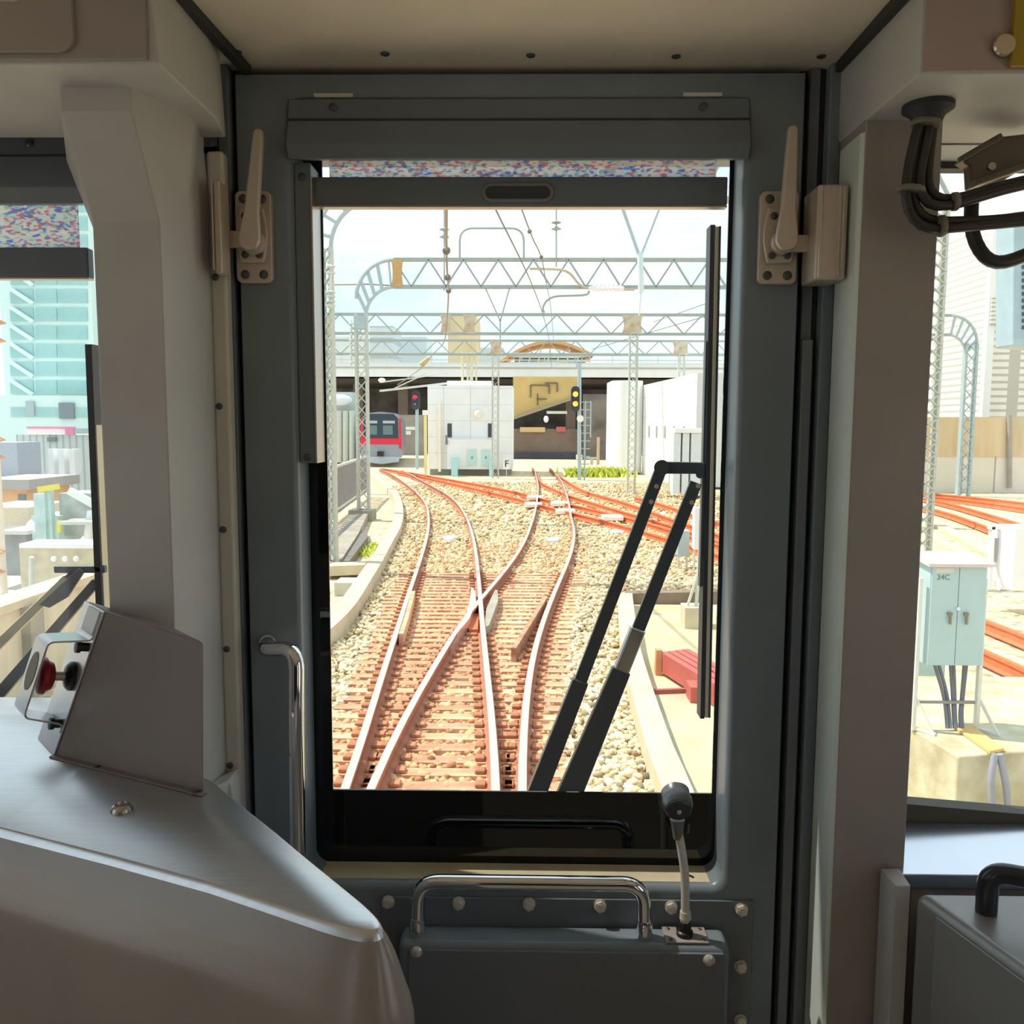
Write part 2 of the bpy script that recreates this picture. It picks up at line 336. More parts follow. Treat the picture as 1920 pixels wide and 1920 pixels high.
rb = blind('wide slate roller blind above the front door glass, pull recess in its bottom bar', -.3235, .2975, BY, 0, Zb(180, 1.2), Zb(268, 1.18), Zb(298, 1.19), Zb(308, BY), Zb(331, BY), Zb(385, BY),
      [(-.3215, -.2985, Zb(312, BY), Zb(869, BY), -.2975), (.2945, .3165, Zb(312, BY), Zb(871, BY), .3165)],
      (P(907, 360, BY).x, P(1035, 360, BY).x, Zb(376, BY), Zb(346, BY)))
for a, b in ((594, 666), (1277, 1349)):
    x0, x1 = P(a, 178, 1.215).x, P(b, 178, 1.215).x
    tag(obj('mounting_clip', MB().box((x0, 1.198, Zb(182, 1.2)), (x1, 1.232, Zb(175, 1.2))), WHITEP, rb), 'small pale mounting clip')
LBY = 1.235
blind('slate roller blind over the driver window at the left, beside the pillar', P(-760, 400, LBY).x, P(172, 480, LBY).x+.012, LBY, 0, Zb(262, LBY), Zb(352, 1.19), Zb(384, 1.2), Zb(392, LBY), Zb(464, LBY), Zb(521, LBY), [])
# ---------------------------------------------------------------- latches
def latch(label, plate_px, piv, top, arm, sx):
    c = P(*piv, 1.18); t = thing('door_latch', (c.x, 1.2, c.z), label, 'door latch')
    x0, x1 = P(plate_px[0], plate_px[1], 1.2).x, P(plate_px[2], plate_px[1], 1.2).x; z1, z0 = P(plate_px[0], plate_px[1], 1.2).z, P(plate_px[0], plate_px[3], 1.2).z
    bp = obj('base_plate', plate(x0, x1, z0, z1, .008, 1.188, 1.2), CASTM, t, bev=.0015)
    cx = (x0+x1)/2; hw = (x1-x0)/2
    cp = []
    for s in np.linspace(0, 1, 11): cp.append((cx+hw*(.62+.22*math.sin(math.pi*s)), z0+.026+(z1-z0-.05)*s))
    pts = cp+[(2*cx-x, z) for x, z in reversed(cp)]
    obj('cover_plate', MB().prism([(x, 1.180, z) for x, z in pts], (0, .009, 0)), CASTM, bp, bev=.0015)
    for fx in (.24, .76):
        for zz in (z0+.011, z1-.011): screw('screw', (x0+(x1-x0)*fx, 1.1885, zz), (0, -1, 0), .0062, DARKMET, bp)
        screw('screw', (x0+(x1-x0)*(.5+(fx-.5)*.75), 1.1805, z0+.036), (0, -1, 0), .0052, DARKMET, bp)
    screw('screw', (x0+(x1-x0)*.32, 1.1805, z1-.035), (0, -1, 0), .0052, DARKMET, bp)
    tp = P(*top, 1.16); d = (tp-Vector((c.x, 1.16, c.z))); d.y = 0; u = d.normalized(); n = Vector((u.z, 0, -u.x)); ln = d.length
    pv = Vector((c.x, 1.165, c.z)); L_ = []; R_ = []
    for s, hw_ in ((0, .0145), (.1, .0132), (.25, .0098), (.5, .0088), (.75, .0077), (.95, .0068), (.985, .0055), (1, .003)):
        L_.append(pv+u*ln*s-n*hw_); R_.append(pv+u*ln*s+n*hw_)
    lo = [pv+Vector((.0145*math.cos(a), 0, .0145*math.sin(a))) for a in []]
    ang = math.atan2(-u.x, u.z)
    bot = [pv+n*(.0145*math.cos(a))-u*(.0145*math.sin(a)) for a in np.linspace(.2, math.pi-.2, 9)]
    obj('lever', MB().prism(L_[::-1]+[b for b in bot[::-1]]+R_ if False else L_+R_[::-1]+bot, (0, -.011, 0)), CASTM, t, bev=.003)
    obj('pivot', MB().cyl((c.x, 1.188, c.z), (c.x, 1.1655, c.z), .0165, .0155, 24), CASTM, t)
    e = P(*arm, 1.172); za = P(arm[0], arm[1], 1.172).z
    obj('bolt_arm', MB().box((c.x, 1.1675, za-.011), (e.x, 1.1775, za+.011)), CASTM, t, bev=.002)
    return t
latch('cast metal latch with its lever upright at the left of the door window', (445, 362, 512, 533), (477, 456), (486, 243), (413, 449), -1)
latch('cast metal latch with its lever upright at the right of the door window', (1422, 362, 1494, 535), (1466, 456), (1486, 236), (1533, 457), 1)
za, zb = P(412, 515, 1.14).z, P(410, 342, 1.14).z; sx_ = P(407, 430, 1.13).x
t = thing('strike_plate', (sx_, 1.17, za), 'thin upright strike plate seen edge-on at the left of the door', 'strike plate')
obj('plate', MB().box((sx_-.004, 1.13, za), (sx_+.005, 1.162, zb)), CASTM, t, bev=.0025)
obj('flange', MB().box((sx_-.006, 1.127, za+.004), (sx_-.004, 1.145, zb-.004)), CASTM, t, bev=.0008)
x0, x1 = P(1532, 430, 1.135).x, P(1590, 430, 1.135).x; za, zb = P(1560, 524, 1.135).z, P(1560, 344, 1.135).z
t = thing('strike_plate', ((x0+x1)/2, 1.19, za), 'boxy metal strike plate at the right of the door, on the jamb', 'strike plate')
obj('plate', MB().box((x0, 1.136, za), (x1, 1.195, zb)), CASTM, t, bev=.004)
for xx in (x0+.005, x1-.006, x1-.011): obj('rib', MB().cyl((xx, 1.136, za+.003), (xx, 1.136, zb-.003), .002, seg=8), CASTM, t)
# ---------------------------------------------------------------- cover box with chrome rail and map lamp
bz = P(1060, 1733, 1.197).z; bx0, bx1 = P(748, 1800, 1.15).x, P(1369, 1800, 1.15).x
t = thing('equipment_box', ((bx0+bx1)/2, 1.17, 1.12), 'dark slate equipment box on the lower front door, a panel screwed to its face', 'equipment box')
obj('housing', MB().box((bx0, 1.146, 1.12), (bx1, 1.196, bz)), SLATE, t, bev=.011, seg=5)
pz = P(1060, 1783, 1.145).z; px0, px1 = P(765, 1800, 1.145).x, P(1357, 1800, 1.145).x
pn = obj('front_panel', MB().box((px0, 1.1425, 1.13), (px1, 1.147, pz)), SLATE2, t, bev=.0018)
for a, b in ((781, 1784), (1329, 1800)): p = P(a, b, 1.1425); screw('screw', p, (0, -1, 0), .0085, mat('screw_bright', (226, 222, 214), .25, .5), pn, h=.7)
bz -= .0
h0, h1 = P(782, 1735, 1.168), P(1208, 1748, 1.168); ht = P(990, 1655, 1.168).z
hz0 = bz
rail = MB().tube(bend([(h0.x, 1.168, hz0), (h0.x+.002, 1.168, ht), (h1.x-.002, 1.168, ht), (h1.x, 1.168, hz0)], .032, 9), .0105, 18)
gr = thing('grab_rail', ((h0.x+h1.x)/2, 1.168, hz0), 'horizontal chrome grab rail on top of the equipment box below the window', 'grab rail')
obj('bar', rail, CHROME, gr)
for p in (h0, h1): obj('ferrule', MB().lathe([(.0108, 0), (.0118, .002), (.0118, .024), (.0108, .027)], (p.x, 1.168, hz0), (0, 0, 1), 20), CHROME, gr)
p0 = P(503, 1203, 1.2); pa = P(553, 1262, 1.13); pb = P(557, 1640, 1.13)
gr = thing('grab_rail', (pb.x, 1.2, pb.z-.05), 'vertical chrome grab rail left of the door window, rising behind the desk end', 'grab rail')
obj('bar', MB().tube(bend([(p0.x, 1.2, p0.z), (p0.x+.004, 1.172, p0.z-.004), (pa.x, 1.14, P(553, 1215, 1.14).z), (pa.x, 1.13, pa.z-.07), (pb.x, 1.13, pb.z-.12), (pb.x-.03, 1.2, pb.z-.16)], .034, 8), .0108, 18), CHROME, gr)
obj('mount', MB().lathe([(0, 0), (.0135, 0), (.0135, .003), (.0115, .006)], (p0.x, 1.2, p0.z), (0, -1, 0), 20), CHROME, gr)
# map lamp on a bent neck
lp0, lp1 = P(1245, 1740, 1.17), P(1326, 1740, 1.17)
t = thing('map_lamp', ((lp0.x+lp1.x)/2, 1.172, bz), 'small round gooseneck lamp on a white bent neck, on the equipment box', 'lamp')
bp = obj('base_plate', MB().box((lp0.x, 1.152, bz), (lp1.x, 1.19, bz+.003)), WARM, t, bev=.001)
for a in (lp0.x+.008, lp1.x-.008):
    for yy in (1.158, 1.184): screw('screw', (a, yy, bz+.003), (0, 0, 1), .003, DARKMET, bp)
LY = 1.17; gx = P(1284, 1730, LY).x
obj('gland', MB().lathe([(.012, 0), (.012, .006), (.0095, .008), (.0095, .016), (.007, .02)], (gx, LY, bz+.003), (0, 0, 1), 16), BLACKP, t)
nk = [Vector((gx, LY, bz+.018))]+[P(a, b, LY) for a, b in ((1285, 1690), (1284, 1640), (1279, 1600), (1274, 1572), (1271, 1555))]
obj('neck', MB().tube(smooth(spline(nk, .008), 2), .0062, 14), WHITEP, t)
obj('neck_collar', MB().cyl(P(1285, 1722, LY), P(1285, 1708, LY), .0085, .0075, 14), WHITEP, t)
cl = obj('cable_clip', MB().tube([P(1283, 1634, LY-.004), P(1290, 1640, 1.18), P(1300, 1645, 1.2)], .0016, 6), BLACKP, t)
hc = P(1273, 1520, 1.155)
hd = obj('lamp_head', MB().lathe([(0, .0), (.014, 0), (.0195, .003), (.0215, .01), (.0215, .018), (.019, .024), (.02, .028), (.0205, .034), (.015, .04), (0, .042)], hc, Vector((0, .93, .36)), 28), mat('lamp_grey', (120, 122, 124), .35, .3), t)
obj('lamp_face', MB().lathe([(0, -.002), (.016, -.002), (.0185, .0005), (.0185, .003)], hc, Vector((0, .93, .36)), 24), mat('lamp_face_dark', (60, 64, 68), .4), hd)
tag(obj('centre_screw', MB().sphere(hc+Vector((0, -.0025, -.001)), .0034, 8), WHITEP, hd), 'pale centre screw')
obj('head_joint', MB().tube([P(1270, 1536, LY), P(1271, 1572, LY)], [.0105, .0066], 12), mat('lamp_grey', (120, 122, 124), .35, .3), t)
obj('switch_lever', MB().tube([P(1288, 1544, LY+.01), P(1287, 1562, LY+.004)], [.005, .004], 8), BLACKP, t)
# ================================================================ PILLARS AND LOCKERS
# left pillar cover
t = thing('pillar_cover', (-.46, 1.05, 2.1), 'faceted grey pillar cover with a kneed top between the driver window and the door', 'pillar cover')
yf = 1.03; x0, x1, xb = P(190, 780, yf).x, (P(295, 416, yf).x+P(331, 1150, yf).x)/2, -.4225
zk = P(240, 416, yf).z; ztop = P(180, 168, .985).z
def ring(z, yf_, xl, xr, xbk, zb=None): return [(xl, yf_, z), (xr, yf_, z), (xbk-.004, 1.10, z if zb is None else zb), (xbk, 1.168, z if zb is None else zb+.008), (xl-.06, 1.168, z)]
zt1 = P(180, 208, .985).z
A = P(114, 205, .985); B = P(247, 214, .985); zkb = P(380, 377, 1.10).z; bk = P(362, 245, 1.09)
prof = [ring(1.0, yf, x0, x1, xb), ring(zk, yf, x0, x1, xb, zkb), [(A.x, .985, zt1), (B.x, .985, zt1), (bk.x, bk.y, bk.z), (xb-.006, 1.168, bk.z), (x0-.1, 1.168, zt1)], [(A.x, .985, ztop+.01), (B.x, .985, ztop+.01), (bk.x+.004, bk.y, ztop+.01), (xb-.006, 1.168, ztop+.01), (x0-.1, 1.168, ztop+.01)]]
obj('column', MB().loft(prof), PILLAR, t, bev=.002, sharp=12)
fl = obj('flange', MB().box((-.4245, 1.162, 1.2), (-.402, 1.185, 2.96)), mat('pillar_flange', (206, 202, 190), .5), t, bev=.005)
for px, py in ((391, 268), (403, 520), (411, 762), (421, 993), (428, 1217), (434, 1435), (435, 1483)):
    p = P(px, py, 1.162); screw('screw', (-.4165, 1.162, p.z), (0, -1, 0), .0048, DARKMET, fl)
ft = obj('foot_cover', MB().prism([P(380, 1488, 1.08), P(428, 1464, 1.12), P(434, 1484, 1.12), P(434, 1600, 1.12), P(380, 1600, 1.08)], (0, .05, 0)), PILLAR, t, bev=.002)
# left overhead locker
LYF = .925; lz = P(200, 120, LYF).z; LYB = 1.085
lx1 = P(295, 60, LYF).x; lxb = P(384, 200, 1.19).x
t = thing('overhead_locker', (-.7, 1.1, lz), 'grey overhead locker at top left above the driver window, a rounded door in its face', 'locker')
body = MB().loft([[(-1.37, LYF, lz), (lx1, LYF, lz), (lx1+.003, LYB, lz), (lx1-.01, 1.155, lz), (-1.37, 1.155, lz)], [(-1.37, LYF, CL-.002), (lx1-.009, LYF, CL-.002), (lx1-.008, LYB, CL-.002), (lx1-.015, 1.155, CL-.002), (-1.37, 1.155, CL-.002)]])
obj('cabinet_body', body, PILLAR, t, bev=.003)
dx1 = P(145, 60, LYF).x; dz0 = P(100, 104, LYF).z
fc = obj('fascia', MB().box((-1.36, LYF-.004, lz+.003), (lx1-.010, LYF+.001, CL-.004)), WARM, t, bev=.002)
dr = obj('locker_door', plate(-1.0, dx1, dz0, CL+.06, .016, LYF-.009, LYF-.003), WARM, fc, bev=.0015)
wz = P(30, 11, LYF).z; wx = P(50, 4, LYF).x
tag(obj('nameplate', plate(-.9, wx, wz, CL+.05, .008, LYF-.0105, LYF-.009), WHITEP, fc), 'white rim of a small black window')
tag(obj('nameplate_window', plate(-.9, wx-.003, wz+.003, CL+.05, .006, LYF-.0112, LYF-.0104), BLACKP, fc), 'small black window')
struct('trim_9', MB().sweep([(-.395, .2, CL-.0125), (-.3925, .97, CL-.0125), (-.386, 1.1, CL-.0125), (-.38, 1.2, CL-.0125)], [(-.004, 0), (.007, 0), (.007, .012), (-.004, .012)]), RUBBER)
# right pillar
t = thing('pillar_cover', (.465, 1.15, 1.1), 'plain brown-grey pillar cover right of the door, its left side coloured lighter for the window light', 'pillar cover')
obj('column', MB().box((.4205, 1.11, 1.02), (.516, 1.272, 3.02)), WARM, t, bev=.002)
sd_ = obj('lit_side', MB().loft([[(.4165, 1.116, z), (.4205, 1.111, z), (.4215, 1.185, z), (.4165, 1.185, z)] for z in (1.02, 2.965)]), mat('lit_side_paint', (214, 222, 217), .45), t)  # column's left side, window light put into its paler colour
# right locker
rz = P(1800, 138, .97).z; ryf = .97
rx0 = P(1729, 60, ryf).x; rxb = P(1626, 215, 1.11).x
t = thing('overhead_locker', (.9, 1.05, rz), 'overhead locker at top right with a silver disc on its dark face', 'locker')
obj('cabinet_body', MB().loft([[(1.37, ryf, z), (rx0, ryf, z), (rxb-.004, 1.2, z), (rxb-.004, 1.27, z), (1.37, 1.27, z)] for z in (rz, CL-.002)]), PILLAR, t, bev=.003)
fc = obj('fascia', MB().box((rx0+.002, ryf-.003, rz+.002), (1.36, ryf+.001, CL-.003)), mat('fascia_mauve', (172, 156, 154), .5, bump=.05, bscale=60), t)
dp = P(1880, 87, ryf-.004)
tag(obj('disc_fastener', MB().lathe([(0, 0), (.0115, 0), (.0122, .001), (.0122, .004), (.0105, .006), (0, .0062)], dp, (0, -1, 0), 28), mat('disc_steel', (200, 188, 170), .3, 1), fc), 'silver disc fastener')
p = P(1897, 60, ryf-.006)
tag(obj('yellow_strip', MB().box((p.x, ryf-.01, P(1900, 130, ryf).z), (p.x+.05, ryf-.002, CL-.004)), mat('yellow_vinyl', (168, 142, 40), .5), t), 'yellow strip at the outer edge')
struct('trim_10', MB().sweep([(rx0-.003, .2, CL-.0125), (rxb-.006, 1.2, CL-.0125)], [(-.006, 0), (.005, 0), (.005, .012), (-.006, .012)]), RUBBER)
# window head right
wh = MB().box((.516, 1.2, P(1800, 270, 1.2).z), (1.37, 1.272, rz-.002)); struct('trim_11', wh, PILLAR)
struct('trim_13', MB().prism([P(x, y, 1.242) for x, y in ((1600, 1499), (2120, 1544), (2120, 1700), (1600, 1700))], (0, .03, 0)), mat('sill_seal', (84, 80, 72), .6))
struct('trim_12', MB().box((.516, 1.24, P(1800, 287, 1.24).z), (1.28, 1.272, P(1800, 268, 1.24).z)), mat('brown_seal', (120, 108, 96), .6))
# ---------------------------------------------------------------- driver desk
DZ = EYE-.42
def desk_outline():
    line = [(0, 1550), (208, 1602), (400, 1654), (560, 1690), (782, 1781), (685, 1722), (610, 1648), (560, 1600), (515, 1562), (470, 1526), (420, 1486), (392, 1463)]
    g = [G(x, y, DZ) for x, y in line]
    pts = g[:3]+bend([g[2], g[4], g[7]], .098, 20)[1:-1]+g[7:]
    return [(-1.36, pts[0].y+.16)]+[(p.x, p.y) for p in pts]+[(-.53, 1.07), (-.535, 1.268), (-1.36, 1.268)]
o2 = desk_outline()
def off(poly, d):
    n = len(poly); out = []
    for i in range(n):
        a = Vector(poly[i-1]); b = Vector(poly[i]); c = Vector(poly[(i+1) % n]); e1 = (b-a).normalized(); e2 = (c-b).normalized()
        n1 = Vector((e1.y, -e1.x)); n2 = Vector((e2.y, -e2.x)); nn = (n1+n2)
        nn = nn/max(.5, nn.length_squared/2); out.append((b.x+nn.x*d, b.y+nn.y*d) if i not in (0, n-1, n-2, n-3) else (b.x, b.y))
    return out
t = thing('driver_desk', (-.7, 1.0, FL), 'brushed metal topped driver desk with a rounded end in the lower left corner', 'desk')
edge = [(0, 0), (.0015, .0008), (.004, .004), (.0055, .008)]
body = [(.0055, .008), (.010, .016), (.015, .028), (.0195, .042), (.0235, .056), (.027, .066), (.0295, .078), (.0305, .092), (.031, .12), (.031, .2), (.031, DZ-FL)]
top_r = [[(x, y, DZ-h) for x, y in off(o2, d)] for d, h in edge]
obj('desk_top', MB().loft(top_r, cap=True), DESKM, t, sharp=30)
obj('desk_body', MB().loft([[(x, y, DZ-h) for x, y in off(o2, d)] for d, h in body], cap=False), DESKP, t, sharp=60)
p = G(228, 1520, DZ)
obj('slotted_bolt', MB().lathe([(.0115, 0), (.0115, .002), (.0095, .006), (.007, .0075), (.006, .004), (0, .004)], (p.x, p.y, DZ), (0, 0, 1), 20), STEEL, t)
# control box on the desk
a = G(105, 1418, DZ); b = G(383, 1488, DZ); dirx = (b-a).normalized(); nb = Vector((-dirx.y, dirx.x, 0))
if nb.y < 0: nb = -nb
pu = P(0, 0, 1)
def onface(px, py, off_=0.0):
    d = ray(px, py); o = a+nb*off_; k = (o-_C).dot(nb)/d.dot(nb); return _C+d*k
q = [a, b, onface(382, 1204), onface(200, 1146)]
dv = Vector((-.056, .062, 0)); dep = dv.length; du = dv.normalized()
t = thing('control_box', ((a+b)/2+nb*.03)[:], 'brown-grey control box on the driver desk carrying a guarded red push button', 'control box')
obj('casing', MB().prism(q, dv), GREYP, t, bev=.003)
fl = obj('foot_flange', MB().prism([a-dirx*.002+Vector((0, 0, .0005)), b+dirx*.004+Vector((0, 0, .0005)), b+dirx*.004-nb*.008+Vector((0, 0, .0005)), a-dirx*.002-nb*.008+Vector((0, 0, .0005))], (0, 0, .0018)), GREYP, t)
for k in (.32, .97): pp = a+(b-a)*k-nb*.004+Vector((0, 0, .002)); screw('screw', pp, (0, 0, 1), .0042, DARKMET, fl)
# slanted left face: from a to q[3]
e = (q[3]-q[0]); el = e.length; eu = e.normalized(); fn = eu.cross(du).normalized()
if fn.x > 0: fn = -fn
def F_(s, d, o=0.0): return q[0]+eu*el*s+du*d+fn*o      # s up the slope, d back along the depth, o out of the face
pl = obj('button_panel', MB().prism([F_(.0, .001, .0005), F_(.0, dep-.001, .0005), F_(.995, dep-.001, .0005), F_(.995, .001, .0005)], fn*.0025), SILVER, t, bev=.0008)
gb = [F_(.86, .031, .003), F_(.80, .031, .003), F_(.78, .031, .046), F_(.76, .031, .05), F_(.30, .031, .05), F_(.27, .031, .047), F_(.22, .031, .003), F_(.16, .031, .003)]
wv = .052
def strap(pts, w_, th):
    mb = MB(); pts = bend(pts, .006, 4); rings = []
    for i, p_ in enumerate(pts):
        d_ = (pts[min(i+1, len(pts)-1)]-pts[max(i-1, 0)]).normalized(); nrm = d_.cross(du).normalized()
        rings.append([p_+du*w_/2+nrm*th/2, p_-du*w_/2+nrm*th/2, p_-du*w_/2-nrm*th/2, p_+du*w_/2-nrm*th/2])
    return mb.loft(rings)
g_ = obj('button_guard', strap(gb, wv, .0022), SILVER, t, bev=.0006)
obj('guard_slot', MB().prism([F_(.56+.13*math.cos(k*math.pi/8), .031+.018*math.sin(k*math.pi/8), .0513) for k in range(16)], fn*.0004), mat('slot_shadow', (150, 140, 130), .6), g_)
bc = F_(.53, .03, .003)
bt = obj('push_button', MB().lathe([(0, .028), (.016, .028), (.0215, .026), (.0225, .024), (.0225, .0205), (.0195, .0195), (.0185, .017), (.0165, .0125), (.012, .0105), (0, .0105)], bc+fn*.012, fn, 28), mat('red_button', (158, 26, 38), .35), t)
tag(bt, 'red mushroom push button')
obj('button_stem', MB().cyl(bc+fn*.006, bc+fn*.024, .0058, seg=14), CASTM, bt); obj('button_collar', MB().lathe([(0, 0), (.018, 0), (.018, .004), (.014, .008), (.0075, .010), (0, .010)], bc, fn, 20), BLACKP, bt)
for s in (.77, .24): obj('peg', MB().lathe([(0, 0), (.0055, 0), (.0055, .008), (.0075, .009), (.0075, .014), (0, .015)], F_(s-.02, .012, .003), fn, 14), BLACKP, t)
tag(obj('switch_plate', MB().prism([F_(.83, .008, .003), F_(.83, .054, .003), F_(.985, .054, .003), F_(.985, .008, .003)], fn*.002), mat('pale_label', (214, 220, 226), .4), t), 'pale plate with two small dark marks')
# ---------------------------------------------------------------- right desk
SZ = EYE-.592
t = thing('side_desk', (.9, 1.15, FL), 'smooth blue-grey side desk under the right window', 'desk')
obj('desk_top', MB().box((.4975, 1.09, SZ-.02), (1.37, 1.241, SZ)), mat('side_desk_top', (214, 222, 236), .22, .95, var=.03), t, bev=.0015)
obj('desk_body', MB().box((.5225, 1.1, FL), (1.37, 1.241, SZ-.02)), WARM, t)
pw = [G(a, b, SZ+.002) for a, b in ((1651, 1628), (1686, 1628), (1708, 1661), (1679, 1661))]
pp_ = thing('corner_post', (.5, 1.1, FL), 'narrow grey corner post between the right pillar and the desk cabinet', 'post')
obj('post_body', MB().loft([[(v.x, v.y, FL) for v in pw], [(v.x, v.y, SZ+.002) for v in pw]]), PILLAR, pp_, bev=.0015)
ca = G(1712, 1668, SZ); cb = G(1925, 1822, SZ); cdir = (cb-ca).normalized(); far = ca-cdir*.012
t = thing('desk_cabinet', (.75, .95, FL), 'grey cabinet with rounded edges below the side desk, a black handle on its lid', 'cabinet')
ce_ = ca+cdir*.55
obj('cabinet_body', MB().loft([[(ca.x, ca.y, z), (ce_.x, ce_.y, z), (1.3, ce_.y, z), (1.3, ca.y-.0, z)] for z in (FL, SZ-.001)]), mat('cabinet_grey', (150, 150, 152), .32, .25), t, bev=.014, seg=6)
s0 = PX(1757, 1722, .51); 
nrmc = Vector((cdir.y, -cdir.x, 0)).normalized()
if nrmc.x > 0: nrmc = -nrmc
def cabpt(px, py, o=0):
    d = ray(px, py); k = (ca+nrmc*o-_C).dot(nrmc)/d.dot(nrmc); return _C+d*k
c1, c2 = cabpt(1757, 1718), cabpt(1925, 1832)
obj('side_panel', MB().prism([c1, c1+cdir*.5, c1+cdir*.5-Vector((0, 0, .6)), c1-Vector((0, 0, .6))], nrmc*.0025), mat('cabinet_panel', (156, 158, 160), .35, .2), t, bev=.001)
pl0 = P(1748, 1918, 1.03)
h0 = G(1849, 1708, SZ); 
hb = MB().tube(bend([(h0.x, h0.y, SZ), (h0.x, h0.y, SZ+.052), (h0.x+.16, h0.y-.065, SZ+.052), (h0.x+.16, h0.y-.065, SZ)], .022, 8), .0125, 18)
tag(obj('handle', hb, mat('handle_black', (58, 60, 66), .22, .3), t), 'thick black bar handle')
# ---------------------------------------------------------------- cables and fittings at the top right
t = thing('cable_bundle', P(1750, 150, 1.05)[:], 'bundle of black cables hanging from a gland under the right locker', 'cables')
gp_ = P(1742, 168, 1.06)
obj('gland', MB().lathe([(.0, 0), (.029, 0), (.029, .006), (.02, .012), (.016, .02), (0, .02)], (gp_.x, gp_.y, rz), (0, 0, -1), 20), RUBBER, t)
CY = 1.06
cab = mat('cable_black', (52, 50, 50), .4, var=.1)
paths = [[(1735, 190), (1718, 250), (1702, 320), (1697, 375), (1712, 415), (1742, 430), (1780, 428), (1850, 422), (1935, 414)],
         [(1743, 190), (1728, 250), (1713, 320), (1708, 370), (1726, 405), (1756, 416), (1800, 414), (1860, 413), (1935, 404)],
         [(1750, 190), (1740, 250), (1728, 310), (1722, 350), (1738, 385), (1775, 388), (1830, 372), (1880, 356), (1935, 344)],
         [(1757, 190), (1748, 245), (1742, 300), (1738, 345), (1752, 370), (1785, 376), (1835, 360), (1885, 346), (1935, 335)]]
for i, pt in enumerate(paths):
    pp = [P(pt[0][0], 165, 1.05)]+[P(x, y, CY+.006*(i % 2)-.0*k) for k, (x, y) in enumerate(pt)]
    obj('cable', MB().tube(smooth(spline(pp, .012), 2), .0058, 10), cab, t)
for px, py, w_ in ((1737, 232, .017), (1708, 356, .016), (1765, 424, .013), (1790, 378, .011)):
    c_ = P(px, py, CY); vert = py < 300 or px < 1720
    ax = Vector((.15, 0, 1)) if vert else Vector((1, 0, .1))
    tag(obj('cable_tie', MB().lathe([(w_*.95, -.003), (w_, -.002), (w_, .002), (w_*.95, .003)], c_, ax, 16), mat('tie_grey', (120, 116, 108), .4), t), 'grey cable tie')
t = thing('cable_loop', P(1830, 400, 1.1)[:], 'single thick black hose looping down in front of the right window', 'hose')
obj('hose', MB().tube(smooth(spline([P(1822, 378, 1.1), P(1820, 420, 1.1), P(1828, 455, 1.1), P(1846, 483, 1.1), P(1868, 494, 1.1), P(1900, 488, 1.1), P(1940, 470, 1.1)], .012), 2), .0085, 12), cab, t)
t = thing('mirror_bracket', P(1860, 330, 1.15)[:], 'brown-grey folded metal bracket at the top of the right window', 'bracket')
BR = mat('bracket_metal', (112, 102, 92), .35, .5)
obj('arm', MB().prism([P(x, y, 1.13) for x, y in ((1800, 300), (1872, 256), (1925, 250), (1925, 312), (1880, 340), (1822, 352), (1820, 312))], (0, .02, 0)), BR, t, bev=.003)
obj('lip', MB().beam(P(1800, 300, 1.125), P(1876, 256, 1.125), .012, .008), BR, t, bev=.002); obj('lower_lip', MB().beam(P(1824, 345, 1.122), P(1925, 310, 1.122), .016, .009), BR, t, bev=.002)
tag(obj('bolt_hole', MB().lathe([(0, 0), (.005, 0), (.005, .001), (0, .001)], P(1860, 312, 1.129), (0, -1, 0), 14), WHITEP, t), 'bright round hole')
# ---------------------------------------------------------------- wipers (outside the glass)
WY = 1.36
WIP = mat('wiper_black_hazed', (86, 90, 96), .4, .1); WIPG = mat('wiper_blade_rubber', (52, 52, 58), .5); WSTR = mat('wiper_steel', (214, 200, 172), .45, 0)  # black wiper paint greyed, haze put into its colour
t = thing('windscreen_wiper', P(1010, 1560, WY)[:], 'black twin-arm wiper parked on the right of the front door glass, blade upright', 'wiper')
def arm(pts, w0, w1):
    mb = MB(); ps = [P(x, y, WY) for x, y in pts]
    for i in range(len(ps)-1): mb.beam(ps[i], ps[i+1], .010, w0+(w1-w0)*i/max(1, len(ps)-2), up=(0, 0, 1))
    return mb
def bar(p0, p1, w_a, w_b, d=.010, Y=WY):
    a_ = P(*p0, Y); b_ = P(*p1, Y); u = (b_-a_).normalized(); n = Vector((u.z, 0, -u.x))
    return MB().prism([a_-n*w_a/2, a_+n*w_a/2, b_+n*w_b/2, b_-n*w_b/2], (0, d, 0))
a1 = obj('main_arm', bar((1238, 885), (1086, 1285), .019, .021), WIP, t, bev=.0015); obj('main_arm_sleeve', bar((1089, 1278), (985, 1545), .027, .033, .016, WY-.003), WIP, a1, bev=.002)
a2 = obj('guide_arm', bar((1306, 905), (1193, 1192), .019, .021), WIP, t, bev=.0015)
tag(obj('tension_spring', bar((1198, 1180), (1163, 1268), 0.0265, .0265, .018, WY-.003), CHROME, a2, bev=.004), 'shiny metal spring housing')
obj('guide_arm_sleeve', bar((1166, 1258), (1045, 1548), .031, .043, .018, WY-.004), WIP, a2, bev=.002)
pw_ = P(1010, 1540, 1.3); obj('pivot_housing', MB().box((pw_.x-.04, 1.2735, pw_.z-.06), (pw_.x+.08, 1.385, pw_.z+.0)), WIP, t, bev=.006)
tip = obj('head_link', bar((1241, 877), (1322, 878), .0195, .0185), WIP, t, bev=.002); obj('pivot_pin', MB().cyl(P(1241, 877, WY-.004), P(1241, 877, WY+.014), .0125, seg=18), WIP, tip)
obj('pivot_pin', MB().cyl(P(1312, 890, WY-.004), P(1312, 890, WY+.02), .006, seg=14), WIP, tip)
for x, y in ((1231, 912), (1221, 941), (1309, 911), (1297, 942)): screw('screw', P(x, y, WY), (0, -1, 0), .0038, CASTM, tip)
